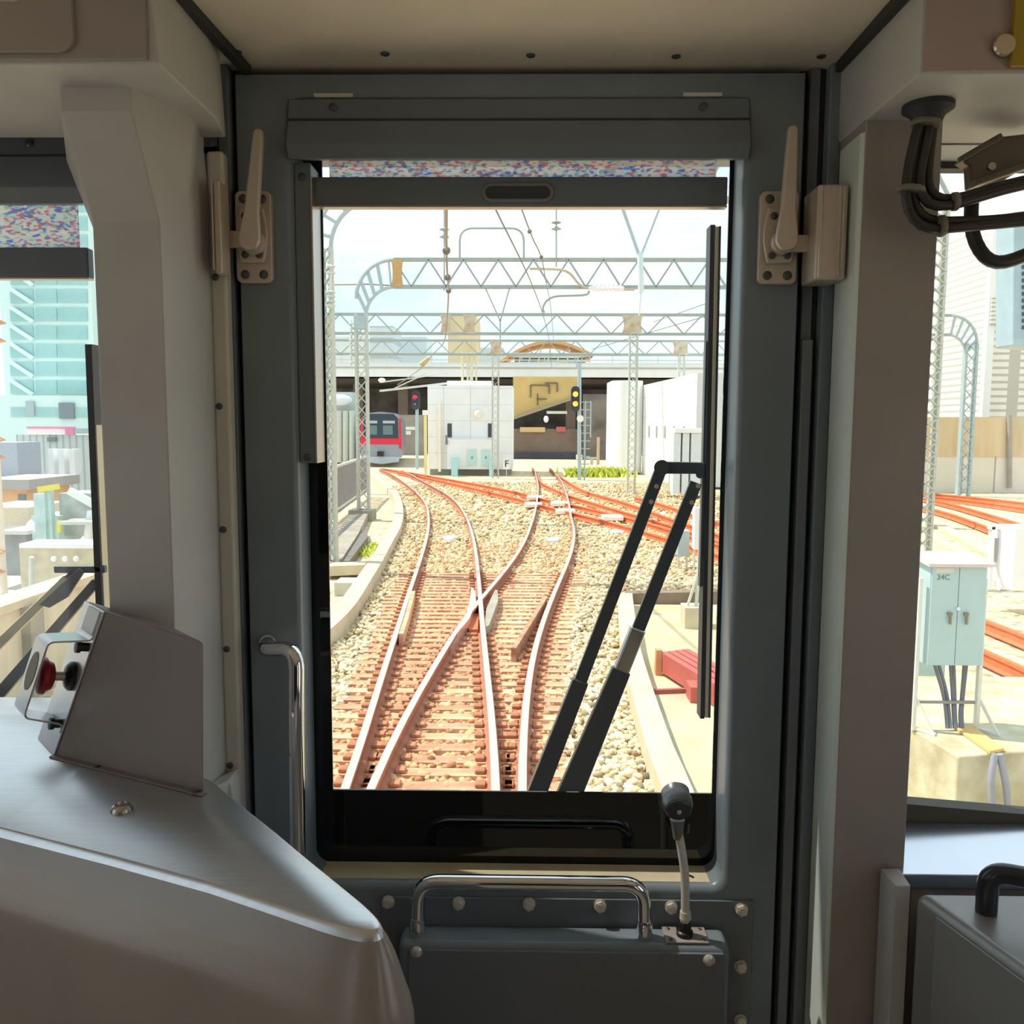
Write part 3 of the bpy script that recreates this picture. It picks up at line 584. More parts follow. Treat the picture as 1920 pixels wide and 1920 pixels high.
bl = obj('blade_rubber', bar((1337, 421), (1317, 1348), .008, .007, .03), WIPG, t, bev=.001)
tag(obj('blade_spine', bar((1345, 424), (1325, 1346), .006, .006, .02, WY-.001), WSTR, bl, bev=.001), 'beige metal spine')
obj('blade_lip', bar((1350.5, 424), (1330.5, 1346), .003, .003, .024, WY-.002), WIPG, bl)
obj('blade_yoke', bar((1326, 640), (1314, 1100), .004, .004, .015, WY+.003), WIP, bl)
t = thing('windscreen_wiper', P(60, 1260, WY)[:], 'black wiper crossing the lower right corner of the driver window', 'wiper')
tag(obj('main_arm', bar((123, 1085), (-60, 1262), .013, .017), WSTR, t, bev=.002), 'grey wiper arm')
obj('upper_arm', bar((140, 1070), (-30, 1232), .010, .010, .01, WY+.004), WIP, t, bev=.0015); obj('guide_arm', bar((178, 1092), (-60, 1368), .014, .021), WIP, t, bev=.0015)
pw_ = P(-60, 1368, WY); obj('pivot_housing', MB().box((pw_.x-.06, 1.341, 1.95), (pw_.x+.05, 1.385, pw_.z+.03)), WIP, t, bev=.006)
l_ = obj('head_link', bar((100, 1068), (196, 1068), .012, .012), WIP, t, bev=.002); obj('link_plate', MB().prism([P(x, y, WY-.006) for x, y in ((148, 1066), (156, 1074), (126, 1120), (92, 1140), (72, 1134), (120, 1090))], (0, .006, 0)), WIP, l_, bev=.001)
bl = obj('blade_rubber', bar((165, 645), (187, 1180), .011, .011, .03), WIPG, t, bev=.001)
tag(obj('blade_spine', bar((170, 645), (195, 1180), .005, .005, .02, WY+.004), WSTR, bl, bev=.001), 'beige metal spine')
# ================================================================ OUTSIDE: ground, tracks
GRAVEL = mat('gravel_bed', (212, 190, 158), .9, var=.25, scale=3, bump=.6, bscale=22, rgb2=(224, 208, 180))
CONC = mat('concrete_pale', (206, 194, 166), .85, var=.12, scale=2.5, bump=.2, bscale=30)
CONCD = mat('concrete_grey', (160, 152, 138), .85, var=.18, scale=2, bump=.2, bscale=30)
CONCY = mat('concrete_yellow', (204, 184, 136), .85, var=.16, scale=1.3, bump=.2, bscale=30, rgb2=(206, 196, 168))
RUSTR = mat('rail_rust', (176, 112, 84), .75, var=.15, scale=10)
RUSTO = mat('rail_orange', (214, 118, 76), .8, var=.12, scale=6)
RAILTOP = mat('rail_polished', (238, 226, 214), .3, .75, var=.03)
TIE = mat('sleeper_rust', (200, 142, 108), .85, var=.16, scale=7, bump=.2, bscale=40, rgb2=(226, 186, 152))
_t = TIE.node_tree; _b = _t.nodes['Principled BSDF']; _s = _b.inputs['Base Color'].links[0].from_socket; _o = _t.nodes.new('ShaderNodeObjectInfo'); _m = _t.nodes.new('ShaderNodeMapRange'); _m.inputs[3].default_value = .72; _m.inputs[4].default_value = 1.2; _h = _t.nodes.new('ShaderNodeHueSaturation')
_t.links.new(_o.outputs['Random'], _m.inputs[0]); _t.links.new(_m.outputs[0], _h.inputs['Value']); _t.links.new(_s, _h.inputs['Color']); _t.links.new(_h.outputs[0], _b.inputs['Base Color'])
PALEST = mat('galvanised_pale', (206, 210, 200), .55, .1, var=.06)
PALEB = mat('galvanised_blue', (170, 188, 192), .55, .1)
WHITEW = mat('white_wall', (236, 238, 238), .7, var=.03, scale=1)
def speckle(m, sc, cols):
    t = m.node_tree; b = t.nodes['Principled BSDF']; s_ = b.inputs['Base Color'].links[0].from_socket; tx = t.nodes.new('ShaderNodeTexCoord'); v = t.nodes.new('ShaderNodeTexVoronoi'); v.inputs['Scale'].default_value = sc
    t.links.new(tx.outputs['Object'], v.inputs['Vector']); sp = t.nodes.new('ShaderNodeSeparateColor'); t.links.new(v.outputs['Color'], sp.inputs[0]); r = t.nodes.new('ShaderNodeValToRGB'); t.links.new(sp.outputs[0], r.inputs[0])
    e = r.color_ramp.elements; e[0].color = col(cols[0]); e[1].color = col(cols[-1])
    for k, c in enumerate(cols[1:-1]): q = e.new((k+1)/(len(cols)-1)); q.color = col(c)
    mx = t.nodes.new('ShaderNodeMix'); mx.data_type = 'RGBA'; mx.inputs[0].default_value = .7; t.links.new(s_, mx.inputs[6]); t.links.new(r.outputs[0], mx.inputs[7]); t.links.new(mx.outputs[2], b.inputs['Base Color'])
speckle(GRAVEL, 11, [(120, 104, 82), (214, 190, 152), (232, 214, 180), (186, 156, 120), (240, 228, 204)])
struct('ground', MB().prism([(-5.0, -30, -.2), (60, -30, -.2), (90, 160, -.2), (-60, 160, -.2), (-40, 78, -.2), (-14, 56, -.2), (-6.2, 30, -.2), (-5.0, 15, -.2)], (0, 0, -.4)), GRAVEL)
struct('ground_low', MB().box((-260, -40, -6.4), (260, 420, -6)), mat('street_ground', (196, 190, 180), .9, var=.1, scale=.1))
def railpts(px): return [G(x, y, 0) for x, y in px]
PROF = [(-.0635, -.17), (.0635, -.17), (.0635, -.155), (.012, -.135), (.012, -.05), (.034, -.04), (.034, -.004), (-.034, -.004), (-.034, -.04), (-.012, -.05), (-.012, -.135), (-.0635, -.155)]
TOPP = [(-.034, -.0042), (.034, -.0042), (.031, 0), (-.031, 0)]
def rail(px, label, m=RUSTR, top=True, ext=None, dz=0.0):
    pts = railpts(px)
    if ext: pts = [Vector(e) for e in ext]+pts
    pts = smooth(spline(pts, .6), 6)
    pts = [p+Vector((0, 0, dz)) for p in pts]
    t = thing('rail', pts[len(pts)//3][:], label, 'rail')
    obj('rail_body', MB().sweep(pts, PROF), m, t)
    if top: tag(obj('running_surface', MB().sweep(pts, TOPP), RAILTOP, t), 'pale polished running surface')
    RT.append(t); return pts
RT = []
A1 = rail([(647, 1476), (684, 1378), (712, 1273), (745, 1181), (763, 1120), (783, 1064), (800, 1008), (804, 977), (800, 947), (787, 929), (770, 913), (748, 897), (729, 886), (712, 878)], 'outer left rail of the left-hand curve, its head polished white', ext=[(-1.13, 3.0, 0), (-1.19, 4.4, 0)])
A2 = rail([(930, 1476), (927, 1378), (914, 1273), (905, 1177), (896, 1071), (889, 1016), (876, 972), (859, 944), (839, 927), (820, 916), (792, 901), (768, 888), (753, 881)], 'inner rail of the left-hand curve, running straight through the crossing', ext=[(-.07, 3.0, 0), (-.13, 4.4, 0)], dz=.001)
B1 = rail([(691, 1476), (750, 1350), (811, 1256), (865, 1162), (898, 1127), (923, 1097), (948, 1068), (981, 1020), (998, 976), (1004, 953), (1009, 912), (1004, 887), (998, 875)], 'rail cutting diagonally across the crossing towards the centre track', ext=[(-1.05, 3.0, 0), (-1.09, 4.4, 0)])
B2 = rail([(976, 1481), (980, 1378), (992, 1249), (1009, 1190), (1037, 1113), (1053, 1080), (1072, 1032), (1077, 996), (1070, 967), (1065, 936), (1053, 902), (1039, 885), (1030, 877)], 'rightmost rail of the switch, bending away to the centre track', ext=[(.0, 3.0, 0), (0, 4.4, 0)])
rail([(716, 878), (760, 884), (830, 896), (900, 908), (993, 927), (1015, 935), (1072, 945), (1147, 962), (1197, 974), (1259, 993), (1330, 1014), (1480, 1060), (1700, 1110), (1850, 1160), (1980, 1212), (2300, 1350)], 'upper rust-orange rail of the track crossing from far left to the right', RUSTO, False)
rail([(745, 884), (800, 895), (900, 917), (979, 936), (1027, 950), (1082, 962), (1140, 977), (1187, 989), (1264, 1012), (1340, 1036), (1500, 1090), (1700, 1157), (1850, 1216), (1980, 1278), (2300, 1440)], 'lower rust-orange rail of the track crossing from far left to the right', RUSTO, False)
rail([(1007, 884), (1014, 904), (1034, 914), (1068, 929), (1110, 941), (1149, 953), (1200, 967), (1269, 988), (1330, 1008), (1420, 1040), (1600, 1100)], 'rust-orange rail curving from the centre signal to the right, nearer one', RUSTO, False, dz=.002)
rail([(1044, 889), (1072, 907), (1099, 921), (1154, 936), (1204, 952), (1267, 975), (1317, 991), (1400, 1018), (1640, 1085)], 'rust-orange rail curving from the centre signal to the right, farther one', RUSTO, False, dz=.001)
rail([(1190, 931), (1235, 942), (1279, 957), (1340, 977), (1480, 1010)], 'short rust-orange rail behind the wiper, at the far right of the yard', RUSTO, False)
for i, (pp, lb) in enumerate((([(1640, 917), (1755, 925), (1840, 933), (1960, 946), (2300, 990)], 'farthest rust-orange rail below the concrete wall on the right'), ([(1640, 922), (1755, 930), (1840, 940), (1960, 957), (2300, 1005)], 'second rust-orange rail below the concrete wall on the right'),
     ([(1640, 916), (1755, 937), (1850, 962), (1960, 996), (2200, 1075)], 'rust-orange rail slanting in front of the far pair on the right'), ([(1640, 932), (1755, 954), (1860, 990), (1960, 1028), (2200, 1130)], 'nearest of the slanting rust-orange rails on the right'))): rail(pp, lb, RUSTO, False)
def xat(pts, y):
    for a, b in zip(pts, pts[1:]):
        if (a.y-y)*(b.y-y) <= 0 and a.y != b.y: return a.x+(b.x-a.x)*(y-a.y)/(b.y-a.y)
    return pts[-1].x
# sleepers of the switch
SP = .262; ys = np.arange(5.0, 15.9, SP); tie_bands = []
me0 = None
for i, y in enumerate(ys):
    l_, r_ = xat(A1, y)-.42, xat(B2, y)+.42
    if y < 6.6: l_, r_ = -1.75, .55
    if me0 is None:
        o = obj('sleeper', MB().box((-.5, -.075, -.2), (.5, .075, -.158)), TIE); me0 = o
    else: o = me0.copy(); C.objects.link(o)
    o.location = ((l_+r_)/2, y, -.2); o.scale = (r_-l_, 1, 1)
    tag(o, 'rust-brown sleeper bedded in gravel under the rails of the switch', 'sleeper', 'sleepers of the switch'); tie_bands.append((y, l_, r_))
CLIP = mat('clip_rust', (178, 122, 90), .85, var=.2, scale=9); cm_ = None
for t_, pts_ in zip(RT[:4], (A1, A2, B1, B2)):
    for y, l_, r_ in tie_bands:
        x_ = xat(pts_, y)
        if cm_ is None:
            c_ = obj('rail_clip', MB().box((-.15, -.05, 0), (-.066, .05, .036)).box((.066, -.05, 0), (.15, .05, .036)), CLIP, t_, bev=.012, seg=2); cm_ = c_
        else: c_ = cm_.copy(); C.objects.link(c_); c_.parent = t_
        c_.location = Vector((x_, y, -.16))-WL[t_.name]
# guard rails and frog
def guard(px, label, w=.03, m=TIE, z=.01):
    pts = smooth(spline([G(x, y, z) for x, y in px], .25), 3); t = tag(obj('guard_rail', MB().sweep(pts, [(-w, -.17), (w, -.17), (w, 0), (-w, 0)]), m), label, 'guard rail'); return t
guard([(752, 1188), (764, 1150), (775, 1108)], 'pinkish guard rail beside the left running rail', .03)
guard([(963, 1215), (985, 1180), (1010, 1140), (1022, 1120)], 'pinkish guard rail inside the right running rail', .03)
fr = tag(obj('frog_wing', MB().prism([G(x, y, .006) for x, y in ((884, 1100), (891, 1108), (893, 1130), (880, 1160), (846, 1200), (838, 1200), (872, 1160), (880, 1130))], (0, 0, -.15)), RAILTOP), 'pale worn wing rail at the nose of the crossing', 'crossing')
tag(obj('crossing_plate', MB().prism([G(x, y, -.10) for x, y in ((880, 1152), (898, 1150), (896, 1180), (880, 1180), (874, 1170))], (0, 0, -.07)), RUSTO), 'rust-orange plate between the rails at the crossing', 'plate')
tag(obj('crossing_rail', MB().prism([G(x, y, -.02) for x, y in ((928, 1106), (933, 1106), (934, 1126), (917, 1172), (908, 1176), (912, 1140))], (0, 0, -.15)), CONCD), 'grey wing rail to the right of the crossing', 'crossing')
for px, py, lb in ((843, 1007, 'white balise plate lying between the rails of the left curve'), (1036, 1010, 'white balise plate lying between the rails of the centre track'), (771, 908, 'small white box beside the far left rails')):
    p = G(px, py, -.1); w_ = .17
    t = thing('balise', (p.x, p.y, -.19), lb, 'balise')
    obj('plate', MB().box((p.x-w_, p.y-.12, -.12), (p.x+w_, p.y+.1, -.08)), WHITEW, t, bev=.01); obj('foot_block', MB().box((p.x-w_*.8, p.y-.3, -.19), (p.x+w_*.7, p.y-.16, -.1)), WHITEW, t, bev=.01)
for px, py, lb in ((1157, 1001, 'pale round stone cover on the gravel beside the wiper'), (780, 909, 'pale oval cover on the gravel by the far left rails')):
    p = G(px, py, -.2); tag(obj('cover', MB().lathe([(0, 0), (.2, 0), (.19, .07), (.12, .1), (0, .11)], p, (0, 0, 1), 16), WHITEW), lb, 'cover')
CROSS = mat('crossing_shine', (246, 240, 226), .5)
for k, (px, py) in enumerate(((1003, 930), (1000, 943), (1049, 941), (1060, 955), (1148, 966))):
    p = G(px, py, .008); tag(obj('crossing_block', MB().box((p.x-.3, p.y-.35, -.12), (p.x+.3, p.y+.35, .006)), CROSS, bev=.03), ('white block where the crossing rails first meet, upper', 'white block where the crossing rails first meet, lower', 'white block where the second pair of crossing rails meets, upper', 'white block where the second pair of crossing rails meets, lower', 'white block between the orange rails left of the wiper arms')[k], 'rail crossing block')
# ballast stones
def stones(name, label, n, region, size, seed, palette):
    rs = np.random.RandomState(seed); ph = (1+5**.5)/2
    iv = np.array([(-1, ph, 0), (1, ph, 0), (-1, -ph, 0), (1, -ph, 0), (0, -1, ph), (0, 1, ph), (0, -1, -ph), (0, 1, -ph), (ph, 0, -1), (ph, 0, 1), (-ph, 0, -1), (-ph, 0, 1)])/1.9
    fi = np.array([(0,11,5),(0,5,1),(0,1,7),(0,7,10),(0,10,11),(1,5,9),(5,11,4),(11,10,2),(10,7,6),(7,1,8),(3,9,4),(3,4,2),(3,2,6),(3,6,8),(3,8,9),(4,9,5),(2,4,11),(6,2,10),(8,6,7),(9,8,1)])
    pts = region(rs, n); n = len(pts)
    sc = size*(.55+.8*rs.rand(n, 1, 1)); V = iv[None]*sc*(.75+.5*rs.rand(n, 12, 1)); V = V*(.7+.6*rs.rand(n, 1, 3))
    a = rs.rand(n)*6.283; ca, sa = np.cos(a)[:, None], np.sin(a)[:, None]
    X = V[:, :, 0]*ca-V[:, :, 1]*sa; Y = V[:, :, 0]*sa+V[:, :, 1]*ca
    W = np.stack([X+pts[:, None, 0], Y+pts[:, None, 1], V[:, :, 2]*.8+pts[:, None, 2]], 2).reshape(-1, 3)
    F = (fi[None]+12*np.arange(n)[:, None, None]).reshape(-1)
    me = bpy.data.meshes.new(name); me.vertices.add(len(W)); me.vertices.foreach_set('co', W.astype(np.float32).ravel()); nf = len(F)//3
    me.loops.add(len(F)); me.loops.foreach_set('vertex_index', F.astype(np.int32)); me.polygons.add(nf); me.polygons.foreach_set('loop_start', np.arange(0, len(F), 3, dtype=np.int32)); me.update(calc_edges=True)
    o = bpy.data.objects.new(name, me); C.objects.link(o)
    m = bpy.data.materials.new(name+'_stone'); m.use_nodes = True; t = m.node_tree; b = t.nodes['Principled BSDF']; b.inputs['Roughness'].default_value = .9
    g_ = t.nodes.new('ShaderNodeNewGeometry'); r = t.nodes.new('ShaderNodeValToRGB'); r.color_ramp.interpolation = 'LINEAR'
    els = r.color_ramp.elements; els[0].color = col(palette[0]); els[1].color = col(palette[-1])
    for k, c in enumerate(palette[1:-1]): e_ = els.new((k+1)/(len(palette)-1)); e_.color = col(c)
    t.links.new(g_.outputs['Random Per Island'], r.inputs[0]); t.links.new(r.outputs[0], b.inputs['Base Color']); me.materials.append(m)
    return tag(o, label, 'gravel', kind='stuff')
KERB = [G(x, y, .02) for x, y in ((1172, 1112), (1176, 1160), (1183, 1215), (1203, 1290), (1238, 1400), (1272, 1484))]
KERB = [KERB[0]]+KERB[1:]+[Vector((KERB[-1].x-.12, 4.0, .02))]
CURB = [G(x, y, .05) for x, y in ((636, 1152), (672, 1099), (701, 1057), (726, 1013), (743, 985), (748, 957), (745, 935), (736, 919), (717, 904), (695, 887))]
CURB = [Vector((-2.75, 5, .05)), Vector((-2.7, 8.5, .05))]+CURB
NA = np.array([[p.x, p.y] for p in A1]); 
def lims(y): return xat(CURB, y)+.16, (xat(KERB[::-1], y)-.12 if y < 13 else 4.5+.0*y)
def inrails(y): return xat(A1, y)-.35, xat(B2, y)+.35
def reg_out(rs, n):
    y = 5.0+19*rs.rand(n*2)**1.6; out = []
    for yy in y:
        l_, r_ = lims(yy); a_, b_ = inrails(yy); x = l_+(r_-l_)*rs.rand()
        if a_ < x < b_ and yy < 15.8: continue
        if 12.85 < yy < 13.75 and x > 1.4: continue
        out.append((x, yy, -.195+.035*rs.rand()))
    return np.array(out[:n])
def reg_in(rs, n):
    y = 5.0+15*rs.rand(n*2)**1.5; out = []
    for yy in y:
        a_, b_ = inrails(yy); x = a_+(b_-a_)*rs.rand()
        k = round((yy-5.0)/SP)*SP+5.0
        on = abs(k-yy) < .085 and yy < 15.9
        if on and rs.rand() > .3: continue
        out.append((x, yy, (-.20 if yy < 15.9 else -.19)+.03*rs.rand()))
    return np.array(out[:n])
def reg_far(rs, n):
    y = 16+26*rs.rand(n)**1.3; x = -6+14*rs.rand(n); out = []
    for xx, yy in zip(x, y):
        if xx > xat(CURB, min(yy, 50))+.2: out.append((xx, yy, -.19+.03*rs.rand()))
    return np.array(out)
stones('ballast', 'pale beige gravel ballast on both sides of the switch', 15000, reg_out, .034, 1, [(120, 108, 86), (226, 204, 164), (240, 224, 192), (204, 178, 136), (244, 234, 210)])
stones('rusty_ballast', 'rust-stained gravel between the rails of the switch', 9000, reg_in, .034, 2, [(150, 100, 70), (214, 160, 116), (232, 188, 140), (188, 130, 94), (238, 208, 160)])
stones('far_ballast', 'sandy gravel of the farther track bed', 9000, reg_far, .055, 3, [(150, 128, 96), (222, 190, 146), (236, 210, 170), (204, 170, 126)])
# kerbs, walkway, pits
CURBT = tag(obj('concrete_kerb', MB().sweep(smooth(spline(CURB, .6), 3), [(-.13, -.3), (.13, -.3), (.13, 0), (-.13, 0)]), CONC), 'long pale concrete kerb curving along the left side of the track', 'kerb')
tag(obj('concrete_kerb', MB().sweep(spline(KERB, .5), [(-.11, -.5), (.11, -.5), (.11, 0), (-.11, 0)]), CONC), 'straight pale concrete kerb on the right beside the wiper arms', 'kerb')
tag(obj('walkway', MB().prism([G(x, y, .03) for x, y in ((560, 1080), (620, 1012), (655, 965), (690, 962), (672, 1000), (642, 1046))], (0, 0, -.3)), CONCD), 'grey concrete walkway slab beside the fence at lower left', 'walkway')
tag(obj('cable_trough', MB().prism([G(x, y, -.02) for x, y in ((641, 1052), (655, 1052), (690, 1005), (686, 992), (672, 1004))], (0, 0, -.3)), mat('trough_dark', (120, 116, 110), .9)), 'dark cable trough between the walkway and the curved kerb', 'trough')
p0, p1 = G(612, 1062, .05), G(683, 1059, .05)
tag(obj('cross_beam', MB().prism([p0, p1, p1+Vector((0, .45, 0)), p0+Vector((0, .45, 0))], (0, 0, -.18)), CONC), 'pale concrete beam lying across the ditch on the left', 'beam')
p0 = G(645, 1112, -.15); tag(obj('concrete_block', MB().box((p0.x-.16, p0.y, -.2), (p0.x+.16, p0.y+.5, .02)), mat('block_grey', (196, 198, 186), .85)), 'pale grey concrete block under the cross beam on the left', 'block')
# right pit
wa, wb = G(1176, 1113, .0), G(1420, 1108, .0)
tag(obj('retaining_wall', MB().prism([wa, wb, wb+Vector((0, .25, 0)), wa+Vector((0, .25, 0))], (0, 0, -.8)), mat('wall_brown', (134, 118, 100), .9, var=.2, scale=4)), 'brown concrete retaining wall behind the pit on the right', 'wall')
struct('pit_floor', MB().prism([(KERB[0].x+.1, wa.y, -.17), (3.4, wa.y, -.17), (3.4, 4, -.17), (KERB[-1].x+.1, 4, -.17), (KERB[4].x+.1, KERB[4].y, -.17), (KERB[2].x+.1, KERB[2].y, -.17)], (0, 0, -.05)), CONCY)
sl = [G(x, y, -.14) for x, y in ((1212, 1300), (1420, 1296), (1480, 1500), (1288, 1500))]
tag(obj('concrete_slab', MB().prism(sl, (0, 0, -.05)), mat('slab_grey', (190, 180, 152), .85, var=.15, scale=2)), 'grey-beige concrete slab at the lower right of the pit', 'slab')
p0, p1 = G(1196, 1300, -.13), G(1300, 1296, -.13)
tag(obj('timber_beam', MB().beam(p0, p1, .05, .07), mat('red_timber', (168, 96, 84), .8)), 'thin red-brown beam lying at the edge of the slab', 'beam')
RS = mat('red_steel', (190, 98, 88), .6, var=.1)
g0 = [P(x, y, 9.0) for x, y in ((1240, 1200), (1250, 1193), (1330, 1240), (1330, 1292), (1306, 1276), (1236, 1238))]
t = thing('rail_stack', G(1290, 1300, -.17)[:], 'red-painted steel beams stacked in the pit behind the wiper blade', 'steel beams')
g_a, g_b = G(1244, 1240, -.02), G(1345, 1302, -.02)
for k in range(4):
    o_ = Vector((.0+.1*k, .10*k, 0)); obj('beam', MB().beam(g_a+o_, g_b+o_, .08, .22-.03*k), RS, t)
obj('top_bolt', MB().cyl(g_a*.4+g_b*.6+Vector((.1, .1, .08)), g_a*.4+g_b*.6+Vector((.1, .1, .2)), .05, seg=10), RS, t)
tag(obj('end_plate', MB().box((g_a.x-.09, g_a.y-.05, -.17), (g_a.x-.02, g_a.y+.05, .12)), mat('rust_yellow', (216, 156, 110), .8), t), 'orange rusty end plate')
p0 = G(1306, 1318, -.17); tag(obj('red_block', MB().box((p0.x-.08, p0.y-.1, -.17), (p0.x+.1, p0.y+.15, .02)), RS), 'small red block on the slab by the foot of the wiper blade', 'block')
p0 = G(1303, 1176, -.17); t = thing('post', (p0.x, p0.y, -.17), 'slim pale post with struts on a concrete footing behind the pit', 'post')
obj('footing', MB().box((p0.x-.16, p0.y-.1, -.17), (p0.x+.16, p0.y+.25, .12)), CONC, t); obj('pole', MB().cyl((p0.x+.02, p0.y+.05, .12), (p0.x+.06, p0.y+.05, 1.2), .025, seg=8), PALEST, t); obj('strut', MB().cyl((p0.x-.1, p0.y+.05, .12), (p0.x+.04, p0.y+.05, .6), .02, seg=8), PALEST, t)
for k, (px, py, h_) in enumerate(((1281, 1070, .62), (1311, 1075, 1.0))):
    p0 = G(px, py, -.18); t = thing('signal_box', p0[:], ('grey cable box on short legs behind the right wiper arm', 'white upright box close to the wiper blade')[k], 'trackside box')
    obj('cabinet', MB().box((p0.x-.11, p0.y, -.18+h_*.45), (p0.x+.11, p0.y+.25, -.18+h_*1.25)), (PALEB, WHITEW)[k], t, bev=.01)
    for sx in (-.08, .08): obj('leg', MB().cyl((p0.x+sx, p0.y+.1, -.18), (p0.x+sx, p0.y+.1, h_*.3), .02, seg=8), PALEST, t)
# ================================================================ catenary portals
def lattice_mast(mb, x, y, z0, z1, w, d=.22, pitch=None, flat=.05):
    for sx in (-1, 1):
        mb.box((x+sx*w/2-flat/2, y-d/2, z0), (x+sx*w/2+flat/2, y+d/2, z1))
    pitch = pitch or w*1.15; z = z0; s = 1
    while z < z1-pitch*.5:
        zz = min(z+pitch, z1)
        mb.beam((x-s*w/2, y-d/2+.01, z), (x+s*w/2, y-d/2+.01, zz), .065, .02); mb.beam((x+s*w/2, y-d/2+.02, z), (x-s*w/2, y-d/2+.02, zz), .065, .02); z = zz; s = -s
    return mb
def truss(mb, x0, x1, y, za, zb, pitch, ph=0.0, ch=.1, dg=.055):
    mb.box((x0, y-.06, zb-ch/2), (x1, y+.06, zb+ch/2)); mb.box((x0, y-.06, za-ch/2), (x1, y+.06, za+ch/2))
    x = x0-ph; up = True
    while x < x1:
        a, b = (x, zb) if up else (x, za), (x+pitch, za) if up else (x+pitch, zb)
        if a[0] >= x0-.01 and b[0] <= x1+.01: mb.beam((a[0], y-.04, a[1]), (b[0], y-.04, b[1]), .05, dg)
        x += pitch; up = not up
    return mb
def arc(cx, cz, r, a0, a1, y, n=14): return [Vector((cx+r*math.cos(math.radians(a0+(a1-a0)*k/n)), y, cz+r*math.sin(math.radians(a0+(a1-a0)*k/n)))) for k in range(n+1)]
RUSTY = mat('rusty_gusset', (188, 164, 124), .7, var=.12, scale=4, rgb2=(206, 200, 186))
TRS = mat('truss_paint', (158, 170, 166), .5, .1, var=.05)
MST = mat('mast_paint', (192, 197, 186), .55, .1, var=.05)
# G2 – the second portal, arched corner at the left
def zP(py, Y, px=985): return P(px, py, Y).z
Y2 = 25.0; xm = P(676, 700, Y2).x; zt, zb_ = zP(487, Y2, 800), zP(538, Y2, 800)
t = thing('catenary_portal', (xm, Y2, -.2), 'catenary portal with a curved left corner and a rusty gusset, second nearest across the tracks', 'catenary portal')
r_o = zt-zP(560, Y2, 676); xL = P(668, 560, Y2).x
bm_ = truss(MB(), xL+r_o, 8.2, Y2, zb_, zt, .5, dg=.05)
obj('beam', bm_, TRS, t)
co = MB(); wv_ = .3
co.tube(arc(xL+r_o, zt-r_o, r_o, 90, 180, Y2), .055, 8); ri = r_o*.78; xi = P(686, 590, Y2).x
co.tube(arc(xi+ri, zb_-ri, ri, 90, 180, Y2), .05, 8)
for k in range(5):
    a_ = math.radians(98+18*k); co.beam((xL+r_o+r_o*math.cos(a_), Y2, zt-r_o+r_o*math.sin(a_)), (xi+ri+ri*math.cos(a_), Y2, zb_-ri+ri*math.sin(a_)), .04, .1)
obj('curved_corner', co, PALEB, t)
obj('mast', lattice_mast(MB(), (xL+xi)/2, Y2, .1, zb_-ri*.9, .3, .24, flat=.07), MST, t)
obj('mast', lattice_mast(MB(), 8.0, Y2, .1, zb_, .3, .24, flat=.07), MST, t)
bp_ = P(676, 605, Y2); tag(obj('panel', MB().box((bp_.x-.17, Y2-.14, zP(618, Y2)), (bp_.x+.17, Y2+.1, zP(594, Y2))), PALEB, t), 'pale blue plate on the mast')
gx_ = P(745, 512, Y2).x
def gusset(x, z0, z1, y, w=.22): 
    n = 7; return MB().prism([(x-w*(1-.22*math.sin(math.pi*k/n)), y-.08, z0+(z1-z0)*k/n) for k in range(n+1)]+[(x+w*(1-.22*math.sin(math.pi*k/n)), y-.08, z1-(z1-z0)*k/n) for k in range(n+1)], (0, .14, 0))
tag(obj('gusset', gusset(gx_, zb_, zt, Y2, .16), mat('rust_brown', (196, 158, 104), .7, var=.1), t), 'rust-brown gusset plate')
hx0, hx1 = P(862, 470, Y2).x, P(982, 470, Y2).x; hz = zP(428, Y2, 920)
obj('hoop', MB().tube(bend([(hx0, Y2, zt), (hx0, Y2, hz), (hx1, Y2, hz), (hx1, Y2, zt)], .38, 8), .03, 8), TRS, t)
obj('footing', MB().box((xm-.35, Y2-.35, -.25), (xm+.35, Y2+.35, .12)), CONCD, t)
hp = [P(x, y, Y2-.2) for x, y in ((993, 504), (1062, 506), (1076, 520), (1086, 536), (1104, 541), (1190, 543))]
tag(obj('steady_arm', MB().tube(smooth(spline(hp, .15), 3), .035, 8), mat('arm_beige', (190, 178, 150), .5), t), 'bent beige steady arm')
tag(obj('insulator', MB().lathe([(.04, 0)]+[(.1 if k % 2 else .06, .1+.06*k) for k in range(14)]+[(.04, 1.0)], P(1104, 540, Y2-.25), (1, 0, -.01), 12), WHITEW, t), 'white ribbed insulator')
obj('drop_arm', MB().tube(smooth(spline([P(x, y, Y2-.15) for x, y in ((1104, 545), (1103, 553), (1050, 555), (1034, 557), (1020, 568), (1017, 582), (1021, 586))], .12), 2), .03, 8), TRS, t)
# hanging V post from the nearest portal
Y1 = 16.0
t = thing('catenary_portal', (P(618, 700, Y1).x, Y1, -.2), 'nearest catenary portal, only its left mast and curved corner show at the window edge', 'catenary portal')
zc = zP(398, Y1, 640); xA, xB = P(606, 500, Y1).x, P(621, 500, Y1).x
ri = .85; zb1 = zP(375, Y1, 660)
obj('mast', lattice_mast(MB(), (xA+xB)/2, Y1, -.1, zb1-ri, xB-xA, .22, pitch=.2), MST, t)
obj('mast', lattice_mast(MB(), 7.42, Y1, -.1, zb1, .3, .22, pitch=.22), MST, t)
co = MB(); co.tube(arc(xB+ri, zb1-ri, ri, 90, 180, Y1), .04, 8); co.tube(arc(xB+ri, zb1-ri, ri+.3, 90, 180, Y1), .04, 8)
for k in range(5): a_ = math.radians(95+18*k); co.beam((xB+ri+ri*math.cos(a_), Y1, zb1-ri+ri*math.sin(a_)), (xB+ri+(ri+.3)*math.cos(a_), Y1, zb1-ri+(ri+.3)*math.sin(a_)), .03, .06)
